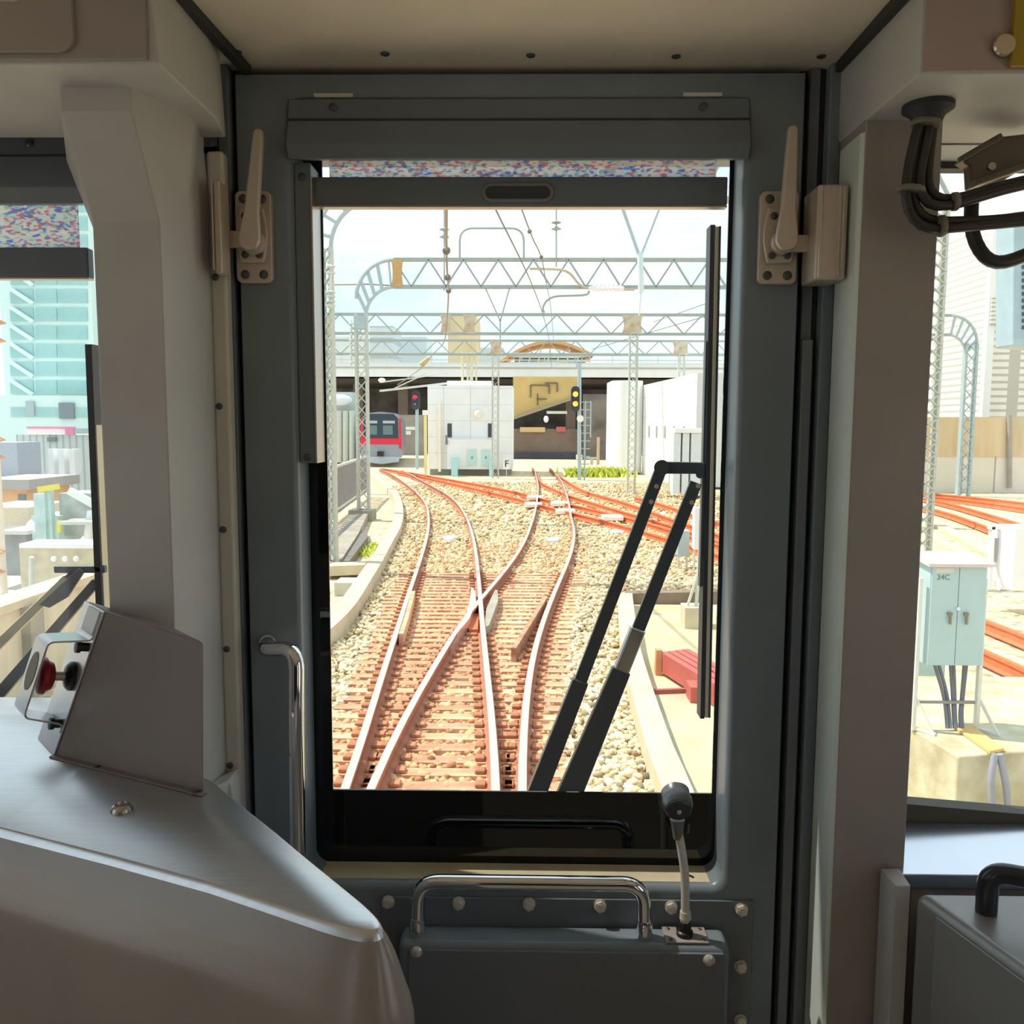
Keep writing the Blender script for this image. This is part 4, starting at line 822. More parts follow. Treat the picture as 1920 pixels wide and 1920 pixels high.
obj('curved_corner', co, PALEB, t)
obj('beam', truss(MB(), xB+ri, 7.7, Y1, zb1, zb1+.8, .45), TRS, t)
va, vb, vj = P(1162, 375, Y1), P(1243, 375, Y1), P(1200, 484, Y1)
hp_ = obj('hanger', MB().beam(va, vj, .06, .05).beam(vb, vj, .05, .035), PALEB, t)
obj('hanger_post', MB().cyl(vj+Vector((0, 0, .1)), P(1202, 548, Y1), .055, seg=12).cyl(P(1202, 548, Y1), P(1198, 592, Y1), .014, seg=8), mat('post_blue', (206, 222, 226), .5), hp_)
for k, (a_, b_) in enumerate((((912, 545), (936, 600)), ((956, 545), (938, 600)))):
    pass
# thin V hanger under portal G2 at the middle
vj2 = P(938, 602, Y2); t2 = obj('hanger', MB().beam(P(911, 542, Y2), vj2, .04, .035).beam(P(955, 542, Y2), vj2, .04, .035).cyl(vj2, P(938, 645, Y2), .02, seg=8), TRS, t_g2 if False else bpy.data.objects['catenary_portal'])
# G3, G4
def portal(Y, ytop, ybot, pl, pr, masts, gussets, label, pitch, rightarc=False):
    zt, zb_ = zP(ytop, Y), zP(ybot, Y); xl, xr = P(pl, 600, Y).x, P(pr, 600, Y).x
    t = thing('catenary_portal', (xl, Y, -.2), label, 'catenary portal')
    obj('beam', truss(MB(), xl, xr, Y, zb_, zt, pitch, ch=.11, dg=.05), TRS, t)
    for x, w_, yb in masts:
        X = P(x, 760, Y).x; mt = obj('mast', lattice_mast(MB(), X, Y, -.2, zb_, w_, .22, flat=w_*.22), MST, t)
    for x0, x1 in gussets:
        a, b = P(x0, ytop, Y).x, P(x1, ytop, Y).x; tag(obj('gusset', gusset((a+b)/2, zb_, zt, Y, (b-a)/2), RUSTY, t), 'rust-stained gusset plate')
    if rightarc:
        co = MB(); r = 1.1; co.tube(arc(xr, zt-r, r, 90, 0, Y), .06, 8); co.tube(arc(xr-.1, zb_-r*.7, r*.7, 90, 0, Y), .05, 8)
        for k in range(5): a_ = math.radians(8+18*k); co.beam((xr+r*math.cos(a_), Y, zt-r+r*math.sin(a_)), (xr-.1+.7*r*math.cos(a_), Y, zb_-r*.7+.7*r*math.sin(a_)), .04, .1)
        obj('curved_corner', co, PALEB, t); obj('mast', lattice_mast(MB(), xr+r-.22, Y, -.2, zt-r, .42, .24, flat=.1), PALEB, t)
    return t
portal(35, 590, 626, 570, 1782, [(622, .28, 0), (1186, .3, 0)], [(826, 846), (868, 892), (1166, 1206), (612, 628)], 'long catenary portal third from the train, a rusty gusset over its middle lattice mast', .73, True)
portal(45.6, 639, 665, 560, 1420, [(929, .32, 0), (1276, .3, 0)], [(1261, 1292), (918, 942)], 'farthest catenary portal, its mast standing in front of the white relay building', .73)
# portal wires and poles
def wire(pts, label, name='contact_wire', r=.012, m=None, clamps=()):
    t = thing(name, pts[0][:], label, 'wire'); obj('wire', MB().tube(pts, r, 6), m or mat('wire_grey', (120, 130, 128), .5, .4), t)
    for p in clamps: obj('clamp', MB().sphere(p, r*3.2, 8), mat('clamp_dark', (110, 104, 100), .5), t)
WA = [P(x, y, Y) for x, y, Y in ((834, 330, 10), (837, 400, 11.2), (837, 470, 13.5), (839, 520, 16.5), (841, 545, 20), (838, 600, 25), (832, 642, 31), (812, 664, 36), (790, 690, 42), (745, 722, 52))]
wire(spline(WA, 1.0), 'thick contact wire over the left curve, hanging straight down the middle of the view', r=.02, m=mat('wire_brown', (150, 140, 124), .5, .3), clamps=[WA[2], WA[3], WA[4]])
WB = [P(x, y, Y) for x, y, Y in ((905, 330, 9.5), (929, 392, 11), (958, 450, 13), (985, 505, 16), (1000, 540, 19), (1018, 590, 25), (1030, 640, 36), (1034, 690, 52))]
wire(spline(WB, 1.0), 'contact wire over the centre track, the more left of the two slanting wires', r=.012)
WC = [P(x, y, Y) for x, y, Y in ((950, 320, 11), (978, 392, 13.4), (1000, 450, 17), (1015, 482, 19), (1024, 530, 25), (1033, 580, 35), (1038, 640, 52))]
wire(spline(WC, 1.0), 'messenger wire over the centre track, the more right of the two slanting wires', r=.013, clamps=[P(993, 434, 16), WC[3]])
wire([P(615, 534, 25), P(690, 533, 25), P(850, 541, 25)], 'brownish feeder wire across the left portal corner', 'feeder_wire', .02, mat('wire_brown', (150, 140, 124), .5, .3))
for (x0, y0, x1, y1, lb) in ((1225, 604, 1350, 560, 'thin stay wire rising to the right behind the third portal, upper one'), (1110, 655, 1350, 585, 'thin stay wire rising to the right behind the third portal, lower one')):
    wire([P(x0, y0, 40), P(x1, y1, 30)], lb, 'stay_wire', .014)
for px, y0, y1, lb in ((833, 392, 545, 'thin insulator pole on the second portal at left'), (1043, 393, 500, 'thin insulator pole on the second portal at right')):
    t = thing('insulator_pole', P(px, y1, 24.9)[:], lb, 'pole'); a, b = P(px, y1, 24.9), P(px, y0, 24.9)
    obj('pole', MB().cyl(a, b, .022, seg=8), TRS, t)
    for yy in (430, 444) if px < 900 else (417, 429): obj('insulator', MB().lathe([(.03, -.05), (.14, -.015), (.14, .0), (.03, .06)], P(px, yy, 24.9), (0, 0, 1), 12), TRS, t)
# insulator strings at the left
for px, ys_, Y, lb in ((620, (500, 512, 548, 556, 565, 573), 15.8, 'pale insulator string in front of the nearest left mast'), (659, (607, 617, 628, 638, 648, 657, 667, 680), 25, 'pale horizontal-disc insulator string beside the second left mast')):
    t = thing('insulator_string', P(px, ys_[-1], Y)[:], lb, 'insulator')
    obj('rod', MB().cyl(P(px, ys_[-1]+6, Y), P(px, ys_[0]-6, Y), .02, seg=8), PALEST, t)
    for yy in ys_: obj('disc', MB().lathe([(.03, -.02), (.085, -.01), (.085, .01), (.03, .03)], P(px, yy, Y), (0, 0, 1), 12), PALEST, t)
# crossing bracket boom with lamps in front of the dark hall
t = thing('cable_boom', P(880, 716, 52)[:], 'slanting pale cantilever boom in front of the dark hall, left of the relay building', 'boom')
obj('boom', MB().beam(P(712, 733, 50), P(880, 714, 50), .1, .12).beam(P(712, 717, 50), P(840, 700, 50), .06, .07).beam(P(740, 728, 50), P(800, 700, 50), .05, .06), PALEST, t); obj('insulator', MB().sphere(P(716, 713, 50), .2, 8, (1.1, .8, .7)), WHITEW, t)
t = thing('tension_insulator', P(795, 680, 40)[:], 'small white and tan tension insulator hanging on the left wire', 'insulator'); obj('body', MB().cyl(P(788, 685, 41), P(804, 671, 41), .13, .09, 10), mat('insulator_tan', (204, 176, 120), .5), t)
# ================================================================ signals
def signal(px, ytop, ybase, Y, lamps, label, mast_px, headbox):
    b = G(mast_px, ybase, -.2); Yv = Y
    t = thing('signal', P(mast_px, ybase, Y)[:], label, 'signal')
    x0, x1 = P(headbox[0], headbox[1], Y).x, P(headbox[2], headbox[1], Y).x; z1, z0 = P(px, headbox[1], Y).z, P(px, headbox[3], Y).z
    obj('mast', MB().cyl((P(mast_px, ybase, Y).x, Y+.25, -.2), (P(mast_px, ytop, Y).x, Y+.25, P(mast_px, ytop, Y).z), .1, seg=12), mat('signal_mast', (166, 186, 190), .5), t)
    hd = obj('head', plate(x0, x1, z0, z1, min((x1-x0)*.48, .3), Y-.05, Y+.2), mat('signal_black', (58, 62, 72), .6), t)
    for (lx, ly), m_, r_ in lamps:
        p = P(lx, ly, Y-.06); obj('lens', MB().lathe([(0, .0), (r_*.8, .0), (r_, .03), (r_, .06)], p+Vector((0, .01, 0)), (0, 1, 0), 16), m_, hd)
        obj('hood', MB().loft([[p+Vector((r_*1.15*math.cos(a), o_, r_*1.15*math.sin(a))) for a in np.linspace(0, math.pi, 10)]+[p+Vector((r_*1.02*math.cos(a), o_, r_*1.02*math.sin(a))) for a in np.linspace(math.pi, 0, 10)] for o_ in (-.25, .05)]), mat('signal_black', (58, 62, 72), .6), hd)
    return t
AM = emit('amber_lamp', (255, 176, 60), 2.6); RL = emit('red_lamp', (255, 60, 84), 1.6); OFFL = mat('lamp_off', (170, 180, 190), .3)
t = signal(1079, 680, 885, 44, [((1079, 739), AM, .17), ((1079, 757), AM, .17)], 'railway signal showing two amber lights, left of the white cylinder corner', 1087, (1071, 724, 1087, 772))
obj('top_arm', MB().beam(P(1083, 690, 44.3), P(1077, 668, 44.3), .05, .05).beam(P(1085, 690, 44.3), P(1093, 668, 44.3), .05, .05), PALEB, t)
lm = MB(); X0, X1 = P(1097, 800, 44.4).x, P(1107, 800, 44.4).x; lm.box((X0-.04, 44.35, -.2), (X0+.04, 44.45, P(1, 748, 44.4).z)); lm.box((X1-.02, 44.35, 2.0), (X1+.04, 44.45, P(1, 748, 44.4).z))
for z in np.arange(0.2, 4.0, .4): lm.box((X0-.3, 44.38, z), (X1, 44.42, z+.05))
obj('ladder', lm, PALEB, t); obj('round_sign', MB().cyl(P(1088, 785, 43.8), P(1088, 785, 43.9), .18, seg=16), WHITEW, t)
tag(obj('base_box', MB().box((P(1100, 800, 44).x, 43.9, .9), (P(1122, 800, 44).x, 44.3, 1.0)), PALEB, t), 'platform bracket')
signal(778, 735, 868, 54, [((778, 745), RL, .2), ((778, 757), OFFL, .1)], 'railway signal showing one red light above the red train', 781, (771, 733, 787, 768))
# ================================================================ red train
YT = 57.0; x0, x1 = P(676, 800, YT).x, P(752, 800, YT).x; xc = (x0+x1)/2; z1 = P(715, 772, YT).z
t = thing('train', (xc, YT, -.1), 'red-banded train with a dark windscreen standing at the far left', 'train')
bodyp = [(x0, .45), (x1, .45), (x1+.03, 1.2), (x1, 2.9), (x1-.35, z1-.1), (xc, z1), (x0+.35, z1-.1), (x0, 2.9), (x0-.03, 1.2)]
dirb = Vector((-.12, .99, 0))*16
obj('car_body', MB().prism([(x, YT, z) for x, z in bodyp], dirb), mat('train_silver', (150, 156, 166), .4, .3), t)
zw0, zw1 = P(715, 822, YT).z, P(715, 776, YT).z
obj('windscreen', MB().prism([(x0+.18, YT-.03, zw0), (x1-.18, YT-.03, zw0), (x1-.2, YT-.03, zw1-.3), (x1-.5, YT-.03, zw1), (x0+.5, YT-.03, zw1), (x0+.2, YT-.03, zw1-.3)], (0, .04, 0)), mat('train_glass', (44, 58, 70), .2), t)
za, zb2 = P(715, 833, YT).z, P(715, 822, YT).z; RED = mat('train_red', (222, 30, 62), .4)
tag(obj('red_band', MB().box((x0-.02, YT-.05, za), (x1+.03, YT+.02, zb2)), RED, t), 'bright red band under the windscreen')
for xx in (x0, x1-.14): tag(obj('red_pillar', MB().box((xx, YT-.045, P(1, 838, YT).z), (xx+.15, YT, P(1, 782, YT).z)), RED, t), 'red edge of the cab')
for xx in (xc-.62, xc+.55): tag(obj('destination_display', MB().box((xx-.4, YT-.05, P(1, 791, YT).z), (xx+.4, YT-.02, P(1, 786, YT).z)), mat('display_grey', (176, 186, 196), .4), t), 'pale display strip')
for xx in (xc-.55, xc+.5): obj('cab_window', MB().box((xx-.35, YT-.042, P(1, 812, YT).z), (xx+.3, YT-.028, P(1, 795, YT).z)), mat('cab_window', (96, 124, 126), .3), t)
obj('coupler', MB().box((xc-.18, YT-.5, .55), (xc+.18, YT, .85)), BLACKP, t)
obj('skirt', MB().prism([(x0+.1, YT-.08, .5), (x1-.1, YT-.08, .5), (x1-.2, YT-.08, .15), (xc, YT-.08, .0), (x0+.2, YT-.08, .15)], (0, .2, 0)), mat('skirt_grey', (176, 190, 204), .4), t)
# ================================================================ viaduct and dark hall
YB = 84.0; zt, zb_ = zP(684, YB), zP(707, YB)
t = thing('road_viaduct', (0, YB, zb_), 'white road viaduct crossing above the whole station', 'viaduct')
obj('girder', MB().box((-30, YB, zb_), (80, YB+.5, zt)), WHITEW, t); obj('deck', MB().box((-30, YB+.4, zb_+.2), (80, YB+20, zt-.6)), CONCD, t)
rl = MB(); zr = zP(662, YB)
rl.box((-30, YB+.1, zr-.05), (80, YB+.25, zr+.05)); rl.box((-30, YB+.1, zP(675, YB)-.05), (80, YB+.2, zP(675, YB)+.05))
for x in np.arange(-29, 45, 2.2): rl.box((x-.04, YB+.12, zt), (x+.04, YB+.2, zr))
obj('railing', rl, PALEST, t)
obj('parapet', MB().box((-30, YB+.02, zt), (80, YB+.4, zP(680, YB))), mat('parapet_pale', (222, 224, 220), .7), t)
cb_ = MB(); 
obj('conduit', MB().box((-30, YB-.1, zP(690, YB)-.06), (80, YB-.02, zP(690, YB)+.06)), mat('conduit_grey', (176, 176, 166), .6), t)
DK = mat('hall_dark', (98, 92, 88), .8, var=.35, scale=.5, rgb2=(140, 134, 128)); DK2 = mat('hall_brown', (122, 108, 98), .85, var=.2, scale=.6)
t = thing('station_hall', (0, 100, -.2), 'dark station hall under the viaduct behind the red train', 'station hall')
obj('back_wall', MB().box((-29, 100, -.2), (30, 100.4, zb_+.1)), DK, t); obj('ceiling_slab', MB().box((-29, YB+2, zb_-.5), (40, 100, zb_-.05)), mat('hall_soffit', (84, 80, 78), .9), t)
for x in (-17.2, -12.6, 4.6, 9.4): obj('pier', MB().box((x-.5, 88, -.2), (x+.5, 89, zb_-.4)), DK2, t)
x0_, x1_ = P(735, 800, 80).x, P(797, 800, 80).x
obj('side_wall', MB().box((x0_, 80, -.2), (x1_, 80.6, P(1, 775, 80).z)), mat('hall_grey', (150, 146, 138), .85, var=.2, scale=.7), t)
for k, (a, b, y0_, y1_) in enumerate(((755, 778, 800, 806), (760, 770, 808, 815), (746, 756, 812, 822))): obj('hall_lamp', MB().box((P(a, y0_, 76).x, 76, P(a, y1_, 76).z), (P(b, y0_, 76).x, 76.1, P(a, y0_, 76).z)), WHITEW, t)
TAN = mat('tan_cladding', (214, 184, 122), .75, var=.12, scale=.5)
Yc = 78
t = thing('station_canopy', P(1020, 760, Yc)[:], 'tan clad canopy wall with a slanting lower edge over the right platform', 'canopy')
obj('cladding', MB().prism([P(x, y, Yc) for x, y in ((962, 706), (1086, 706), (1086, 742), (962, 784))], (0, 1.2, 0)), TAN, t)
obj('edge_beam', MB().beam(P(962, 784, Yc-.1), P(1090, 741, Yc-.1), .2, .28), mat('edge_grey', (170, 160, 130), .6), t)
bl_ = MB()
for a, b in (((995, 722), (995, 745)), ((995, 722), (1030, 722)), ((1030, 722), (1030, 738)), ((1008, 738), (1008, 760)), ((1045, 718), (1045, 735)), ((1022, 718), (1045, 718)), ((1008, 748), (1025, 748))): bl_.beam(P(*a, Yc-.1), P(*b, Yc-.1), .1, .1)
tag(obj('conduits', bl_, mat('conduit_dark', (110, 104, 84), .6), t), 'dark conduits across the cladding')
Yp = 72
t = thing('platform', P(1020, 870, Yp)[:], 'brown platform wall in the shade under the tan canopy', 'platform')
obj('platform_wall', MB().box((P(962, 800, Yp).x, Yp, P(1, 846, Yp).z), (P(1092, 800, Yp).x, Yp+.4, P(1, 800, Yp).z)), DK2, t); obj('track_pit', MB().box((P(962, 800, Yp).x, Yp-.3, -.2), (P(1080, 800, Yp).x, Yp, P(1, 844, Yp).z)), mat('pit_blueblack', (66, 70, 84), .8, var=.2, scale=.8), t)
obj('sign_band', MB().box((P(975, 800, Yp-.2).x, Yp-.3, P(1, 806, Yp).z), (P(1022, 800, Yp).x, Yp-.2, P(1, 797, Yp).z)), mat('sign_band', (206, 176, 130), .6), t)
obj('red_object', MB().box((P(1043, 800, Yp).x, Yp-.3, P(1, 805, Yp).z), (P(1060, 800, Yp).x, Yp-.1, P(1, 796, Yp).z)), mat('dull_red', (190, 96, 92), .6), t)
obj('shelf', MB().box((P(1025, 770, Yp).x, Yp-.3, P(1, 772, Yp).z), (P(1063, 770, Yp).x, Yp-.1, P(1, 767, Yp).z)), PALEST, t); obj('lamp', MB().sphere(P(1024, 786, Yp-.3), .3, 8, (.7, .7, 1)), WHITEW, t)
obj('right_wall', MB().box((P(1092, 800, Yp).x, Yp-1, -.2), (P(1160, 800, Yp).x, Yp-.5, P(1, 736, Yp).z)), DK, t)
obj('side_post', MB().box((P(1120, 800, Yp-10).x, Yp-10, -.2), (P(1125, 800, Yp-10).x, Yp-9.8, P(1, 815, Yp-10).z)), mat('post_tan', (196, 172, 140), .6), t); obj('side_post', MB().box((P(1108, 800, Yp-10).x, Yp-10, -.2), (P(1113, 800, Yp-10).x, Yp-9.8, P(1, 852, Yp-10).z)), mat('post_tan', (196, 172, 140), .6), t)
# arched roof on the viaduct
Yr = 97.0
t = thing('arched_roof', P(1020, 685, Yr)[:], 'orange edged arched roof on white struts standing on the viaduct', 'roof')
ap = [P(x, y, Yr) for x, y in ((936, 682), (958, 666), (985, 652), (1012, 644), (1040, 642), (1068, 648), (1092, 658), (1112, 667))]
ap = spline(ap, 1); om = MB(); om.loft([[p+Vector((0, 0, .25)), p+Vector((0, 8, .25)), p+Vector((0, 8, 0)), p-Vector((0, 0, .12))] for p in ap]); obj('roof_shell', om, mat('roof_orange', (226, 170, 112), .7), t)
obj('glazing', MB().box((P(965, 676, Yr+.5).x, Yr+.6, P(1, 683, Yr).z), (P(1098, 676, Yr).x, Yr+.8, P(1, 667, Yr).z)), mat('roof_glazing', (140, 140, 126), .5), t)
sm = MB()
for x in range(972, 1090, 18): sm.beam(P(x, 684, Yr+.3), P(x+6, 655 if 990 < x < 1070 else 662, Yr+.3), .18, .18)
sm.beam(P(950, 668, Yr+.3), P(1106, 667, Yr+.3), .2, .25); sm.beam(P(950, 681, Yr+.3), P(1106, 677, Yr+.3), .2, .2); obj('struts', sm, PALEST, t)
# ================================================================ relay building
YW = 48.0
def bx(x0, x1, ya, yb, Y, Yb): ym = (ya+yb)/2; return MB().box((P(x0, ym, Y).x, Y, P((x0+x1)/2, yb, Y).z), (P(x1, ym, Y).x, Yb, P((x0+x1)/2, ya, Y).z))
PANEL = banded('white_panel_wall', (238, 240, 242), (208, 212, 216), 1.5, 0, .03, .6, .9, 2)
t = thing('relay_building', (P(880, 886, YW).x, YW, -.2), 'white two storey panelled relay building standing in the middle distance', 'building')
mbx = bx(802, 961, 723, 880, YW, YW+5); obj('wall', mbx, PANEL, t)
obj('plinth', bx(806, 958, 878, 893, YW+.1, YW+4.8), mat('plinth_grey', (150, 150, 140), .8), t)
obj('roof_block', bx(838, 921, 714, 724, YW+.4, YW+4), WHITEW, t); obj('porch', bx(839, 926, 824, 880, YW-.5, YW), WHITEW, t, bev=.02)
for a, b in ((839, 847), (915, 923)): tag(obj('window', bx(a, b, 794, 820, YW-.04, YW+.02), mat('slit_window', (70, 76, 80), .3), t), 'narrow dark window')
for a, b in ((876, 894), (902, 920)): dd = obj('door', bx(a, b, 843, 874, YW-.56, YW-.48), mat('door_aqua', (190, 222, 220), .5), t); obj('handle', bx(a+8, a+10, 856, 860, YW-.6, YW-.55), GREYP, dd)
for a, b, c, d in ((846, 858, 857, 893), (917, 925, 866, 897)): tag(obj('service_cabinet', bx(a, b, c, d, YW-1.0, YW-.7), mat('cabinet_aqua', (178, 222, 228), .5), t), 'pale aqua service cabinet')
obj('downpipe', MB().box((P(822, 800, YW).x, YW-.25, P(1, 880, YW).z), (P(827, 800, YW).x, YW-.02, P(1, 748, YW).z)), mat('pipe_cream', (246, 240, 222), .5), t)
obj('dark_box', bx(835, 839, 816, 834, YW-.62, YW-.5), GREYP, t)
tag(obj('dome_lamp', MB().lathe([(0, 0), (.18, .02), (.21, .12), (.21, .3), (.15, .4), (0, .44)], P(896, 784, YW-.2), (0, 0, 1), 16), mat('lamp_cream', (238, 232, 218), .4), t), 'round cream lamp on the wall')
for px, w_ in ((867, .07), (877, .06), (884, .1), (893, .05)): obj('roof_pipe', MB().cyl(P(px, 720, YW+1), P(px, 660, YW+1), w_, seg=10), mat('pipe_beige', (216, 208, 178), .5), t)
t = thing('yellow_post', (P(797, 886, YW-1).x, YW-1, -.2), 'pale yellow post at the left corner of the relay building', 'post'); obj('post', bx(795, 800, 776, 890, YW-1, YW-.8), mat('post_yellow', (238, 224, 150), .5), t); obj('cap', bx(792, 803, 769, 778, YW-1.1, YW-.7), WHITEW, t)
t = thing('route_sign', (P(949, 886, YW-.8).x, YW-.8, -.2), 'small black on white F sign on a short post in front of the relay building', 'sign')
obj('board', bx(943, 956, 860, 880, YW-.9, YW-.86), WHITEW, t); obj('post', bx(949, 950.5, 880, 893, YW-.88, YW-.84), PALEST, t)
BLK = mat('sign_black', (40, 42, 46), .5)
def text_obj(s, size, p, parent, m, name='lettering', depth=.004, width=None):
    cu = bpy.data.curves.new(name, 'FONT'); cu.body = s; cu.size = size; cu.extrude = depth; cu.align_x = 'CENTER'; cu.align_y = 'CENTER'
    o = bpy.data.objects.new(name, cu); C.objects.link(o); dg = bpy.context.evaluated_depsgraph_get(); me = bpy.data.meshes.new_from_object(o.evaluated_get(dg)); bpy.data.objects.remove(o)
    q = bpy.data.objects.new(name, me); C.objects.link(q); me.materials.clear(); me.materials.append(m)
    WL[q.name] = Vector(p); q.parent = parent; q.location = Vector(p)-WL[parent.name]; q.rotation_euler = (math.pi/2, 0, 0); return q
text_obj('F', .52, P(950, 870, YW-.92), t, BLK)
# right white building
Ya, Yb_ = 50.0, 38.7
xa = P(1205, 800, Ya).x; xb2 = P(1302, 800, Yb_).x; zt = P(1300, 700, Yb_).z; xl_ = P(1146, 800, Ya).x
t = thing('white_building', ((xa+xb2)/2, 46, -.2), 'long bright white building on the right with a rounded corner facing the tracks', 'building')
WP = banded('white_long_wall', (244, 244, 242), (214, 214, 208), 1.1, 2, .03)
obj('long_wall', MB().prism([(xa, Ya, -.2), (xb2, Yb_, -.2), (xb2+9, Yb_+1, -.2), (xa+9, Ya+2, -.2)], (0, 0, zt+.2)), WP, t)
rr = (xa-xl_)/2; zc_ = P(1170, 714, Ya).z
cyl_ = [(xl_+rr+rr*math.cos(a), Ya+.3+rr*math.sin(a)) for a in np.linspace(math.pi, 2*math.pi, 20)]+[(xa+.3, Ya+3), (xl_, Ya+3)]
obj('rounded_corner', MB().prism([(x, y, -.1) for x, y in cyl_], (0, 0, zc_+.1)), WHITEW, t)
for k in range(5):
    s_ = .16+.17*k; p_ = Vector((xa+(xb2-xa)*s_, Ya+(Yb_-Ya)*s_, 0)); d_ = Vector((xb2-xa, Yb_-Ya, 0)).normalized(); n_ = Vector((d_.y, -d_.x, 0)); n_ = n_ if n_.x < 0 else -n_
    q_ = p_+n_*.02+Vector((0, 0, 2.0)); obj('window', MB().prism([q_-d_*.12, q_+d_*.12, q_+d_*.12+Vector((0, 0, .62)), q_-d_*.12+Vector((0, 0, .62))], n_*.03), mat('slit_pale', (176, 178, 176), .5), t)
tag(obj('end_wall', MB().box((xb2-.02, Yb_-.5, -.1), (xb2+8, Yb_, zt-.02)), mat('pale_grey_wall', (216, 218, 218), .7), t), 'grey-white end wall')
tw = MB(); tg = P(1145, 700, Ya+1)
t = thing('equipment_cabinet', P(1285, 872, 33)[:], 'pale grey equipment cabinets with white roof vents behind the wiper blade', 'cabinet')
for a, b in ((1262, 1276), (1279, 1292), (1295, 1342)): obj('cabinet', bx(a, b, 812, 926, 33, 34), mat('cabinet_palegrey', (214, 222, 224), .5), t, bev=.03)
obj('roof_vent', bx(1266, 1345, 803, 812, 32.9, 34.2), WHITEW, t, bev=.03)
# weeds
def weeds(name, label, pts, n, h, seed, c=(214, 232, 96)):
    rs = np.random.RandomState(seed); mb = MB()
    for i in range(n):
        a = pts[rs.randint(len(pts))]; x, y, z = a[0]+rs.randn()*a[3], a[1]+rs.randn()*a[3]*.6, a[2]; an = rs.rand()*6.28; hh = h*(.5+rs.rand()); w_ = hh*.12
        dx, dy = math.cos(an), math.sin(an)
        mb.add([(x-dy*w_, y+dx*w_, z), (x+dy*w_, y-dx*w_, z), (x+dx*hh*.4+dy*w_*.6, y+dy*hh*.4-dx*w_*.6, z+hh*.7), (x+dx*hh*.8, y+dy*hh*.8, z+hh), (x+dx*hh*.4-dy*w_*.6, y+dy*hh*.4+dx*w_*.6, z+hh*.7)], [(0, 1, 2, 3, 4)])
    return tag(obj(name, mb, mat('weed_%d' % seed, c, .8, var=.15, scale=4)), label, 'weeds', kind='stuff')
weeds('weeds', 'bright yellow-green weeds growing below the amber signal', [(*G(x, 894, -.2)[:2], -.2, .5) for x in range(1074, 1172, 7)], 420, .42, 11, (226, 242, 110))
weeds('weeds', 'yellow-green weeds in the ditch beside the curved kerb', [(*G(x, y, -.2)[:2], -.2, .16) for x, y in ((686, 1044), (694, 1034), (700, 1028))], 150, .11, 12)
# ================================================================ left: fence, parapet, sign
t = thing('fence', (-4.8, 20, 0), 'grey slatted metal fence with upright bars along the left walkway', 'fence')
f0, f1 = Vector((-4.75, 14.5, 0)), Vector((-6.2, 33, 0))
fm = MB(); dv = f1-f0; n_ = 46
for k in range(n_+1):
    p_ = f0+dv*k/n_; fm.box((p_.x-.035, p_.y-.09, 0), (p_.x+.035, p_.y+.09, 1.38))
obj('slats', fm, mat('fence_grey', (140, 140, 142), .5, .3), t); obj('top_rail', MB().beam(f0+Vector((0, 0, 1.38)), f1+Vector((0, 0, 1.38)), .09, .07), PALEST, t); obj('bottom_rail', MB().beam(f0+Vector((0, 0, .12)), f1+Vector((0, 0, .12)), .09, .07), PALEST, t)
t = thing('track_sign', P(624, 890, 17)[:], 'small white number sign with a black 5 at the left edge of the window', 'sign')
obj('board', bx(615, 632, 862, 890, 17, 17.03), mat('sign_white', (240, 238, 226), .6), t); text_obj('5', .27, P(624.5, 878, 16.985), t, BLK); obj('post', bx(619, 622, 890, 1070, 17.02, 17.06), PALEST, t)
t = thing('parapet_wall', (-5.15, 10, 0), 'stained concrete parapet wall along the left edge of the line, outside the driver window', 'wall')
obj('wall', MB().box((-5.35, 4, -.4), (-5.1, 17, .76)), mat('parapet_concrete', (206, 194, 170), .9, var=.15, scale=1.5, stretch=(3, 3, .6)), t); obj('coping', MB().box((-5.4, 4, .76), (-5.05, 17, .84)), CONC, t)
for k in range(5): obj('buttress', MB().box((-5.1, 6.2+2.2*k, -.3), (-5.0, 6.45+2.2*k, .76)), CONCD, t)
# left city
def L_box(x0, x1, ya, yb, Y, d=6): ym = (ya+yb)/2; return MB().box((P(x0, ym, Y).x, Y, P(100, yb, Y).z), (P(x1, ym, Y).x, Y+d, P(100, ya, Y).z))
GLB = mat('teal_glass', (150, 196, 196), .18, 0, var=.12, scale=.35, spec=.8, rgb2=(176, 216, 212)); TW = mat('teal_white', (214, 236, 232), .6, var=.02)
Yg = 90
t = thing('glass_office_building', P(80, 800, Yg)[:], 'tall teal glass office building with white floor bands, outside the driver window', 'building')
obj('frame', L_box(0, 172, 330, 805, Yg, 14), TW, t)
rows = [(k, 542+34.2*k) for k in range(-5, 7)]
for k, y_ in rows:
    for a, b in ((19, 62), (67, 106), (109, 163)): obj('window', L_box(a, b, y_, y_+26, Yg-.15, .2), GLB, t)
st = MB()
for k, y_ in rows: st.beam(P(19, y_-1, Yg-.4), P(62, y_+27, Yg-.4), .3, .4)
tag(obj('outside_stair', st, TW, t), 'white stair flights zigzagging up the facade')
t = thing('white_lowrise', P(80, 840, 80)[:], 'white low building below the glass tower with a dark doorway', 'building')
obj('wall', L_box(-60, 176, 742, 830, 80, 8), TW, t); obj('window_band', L_box(20, 165, 764, 782, 79.9, .2), GLB, t); obj('doorway', L_box(110, 138, 755, 785, 79.7, .2), mat('door_grey', (130, 140, 150), .5), t); obj('annex', L_box(48, 63, 752, 780, 79.7, .2), PALEB, t)
t = thing('banner_shop', P(100, 860, 70)[:], 'grey corrugated shed with a pink and white banner along its top', 'building')
obj('wall', L_box(33, 180, 815, 925, 70, 6), banded('corrugated_grey', (196, 204, 202), (166, 176, 174), .55, 0, .3), t)
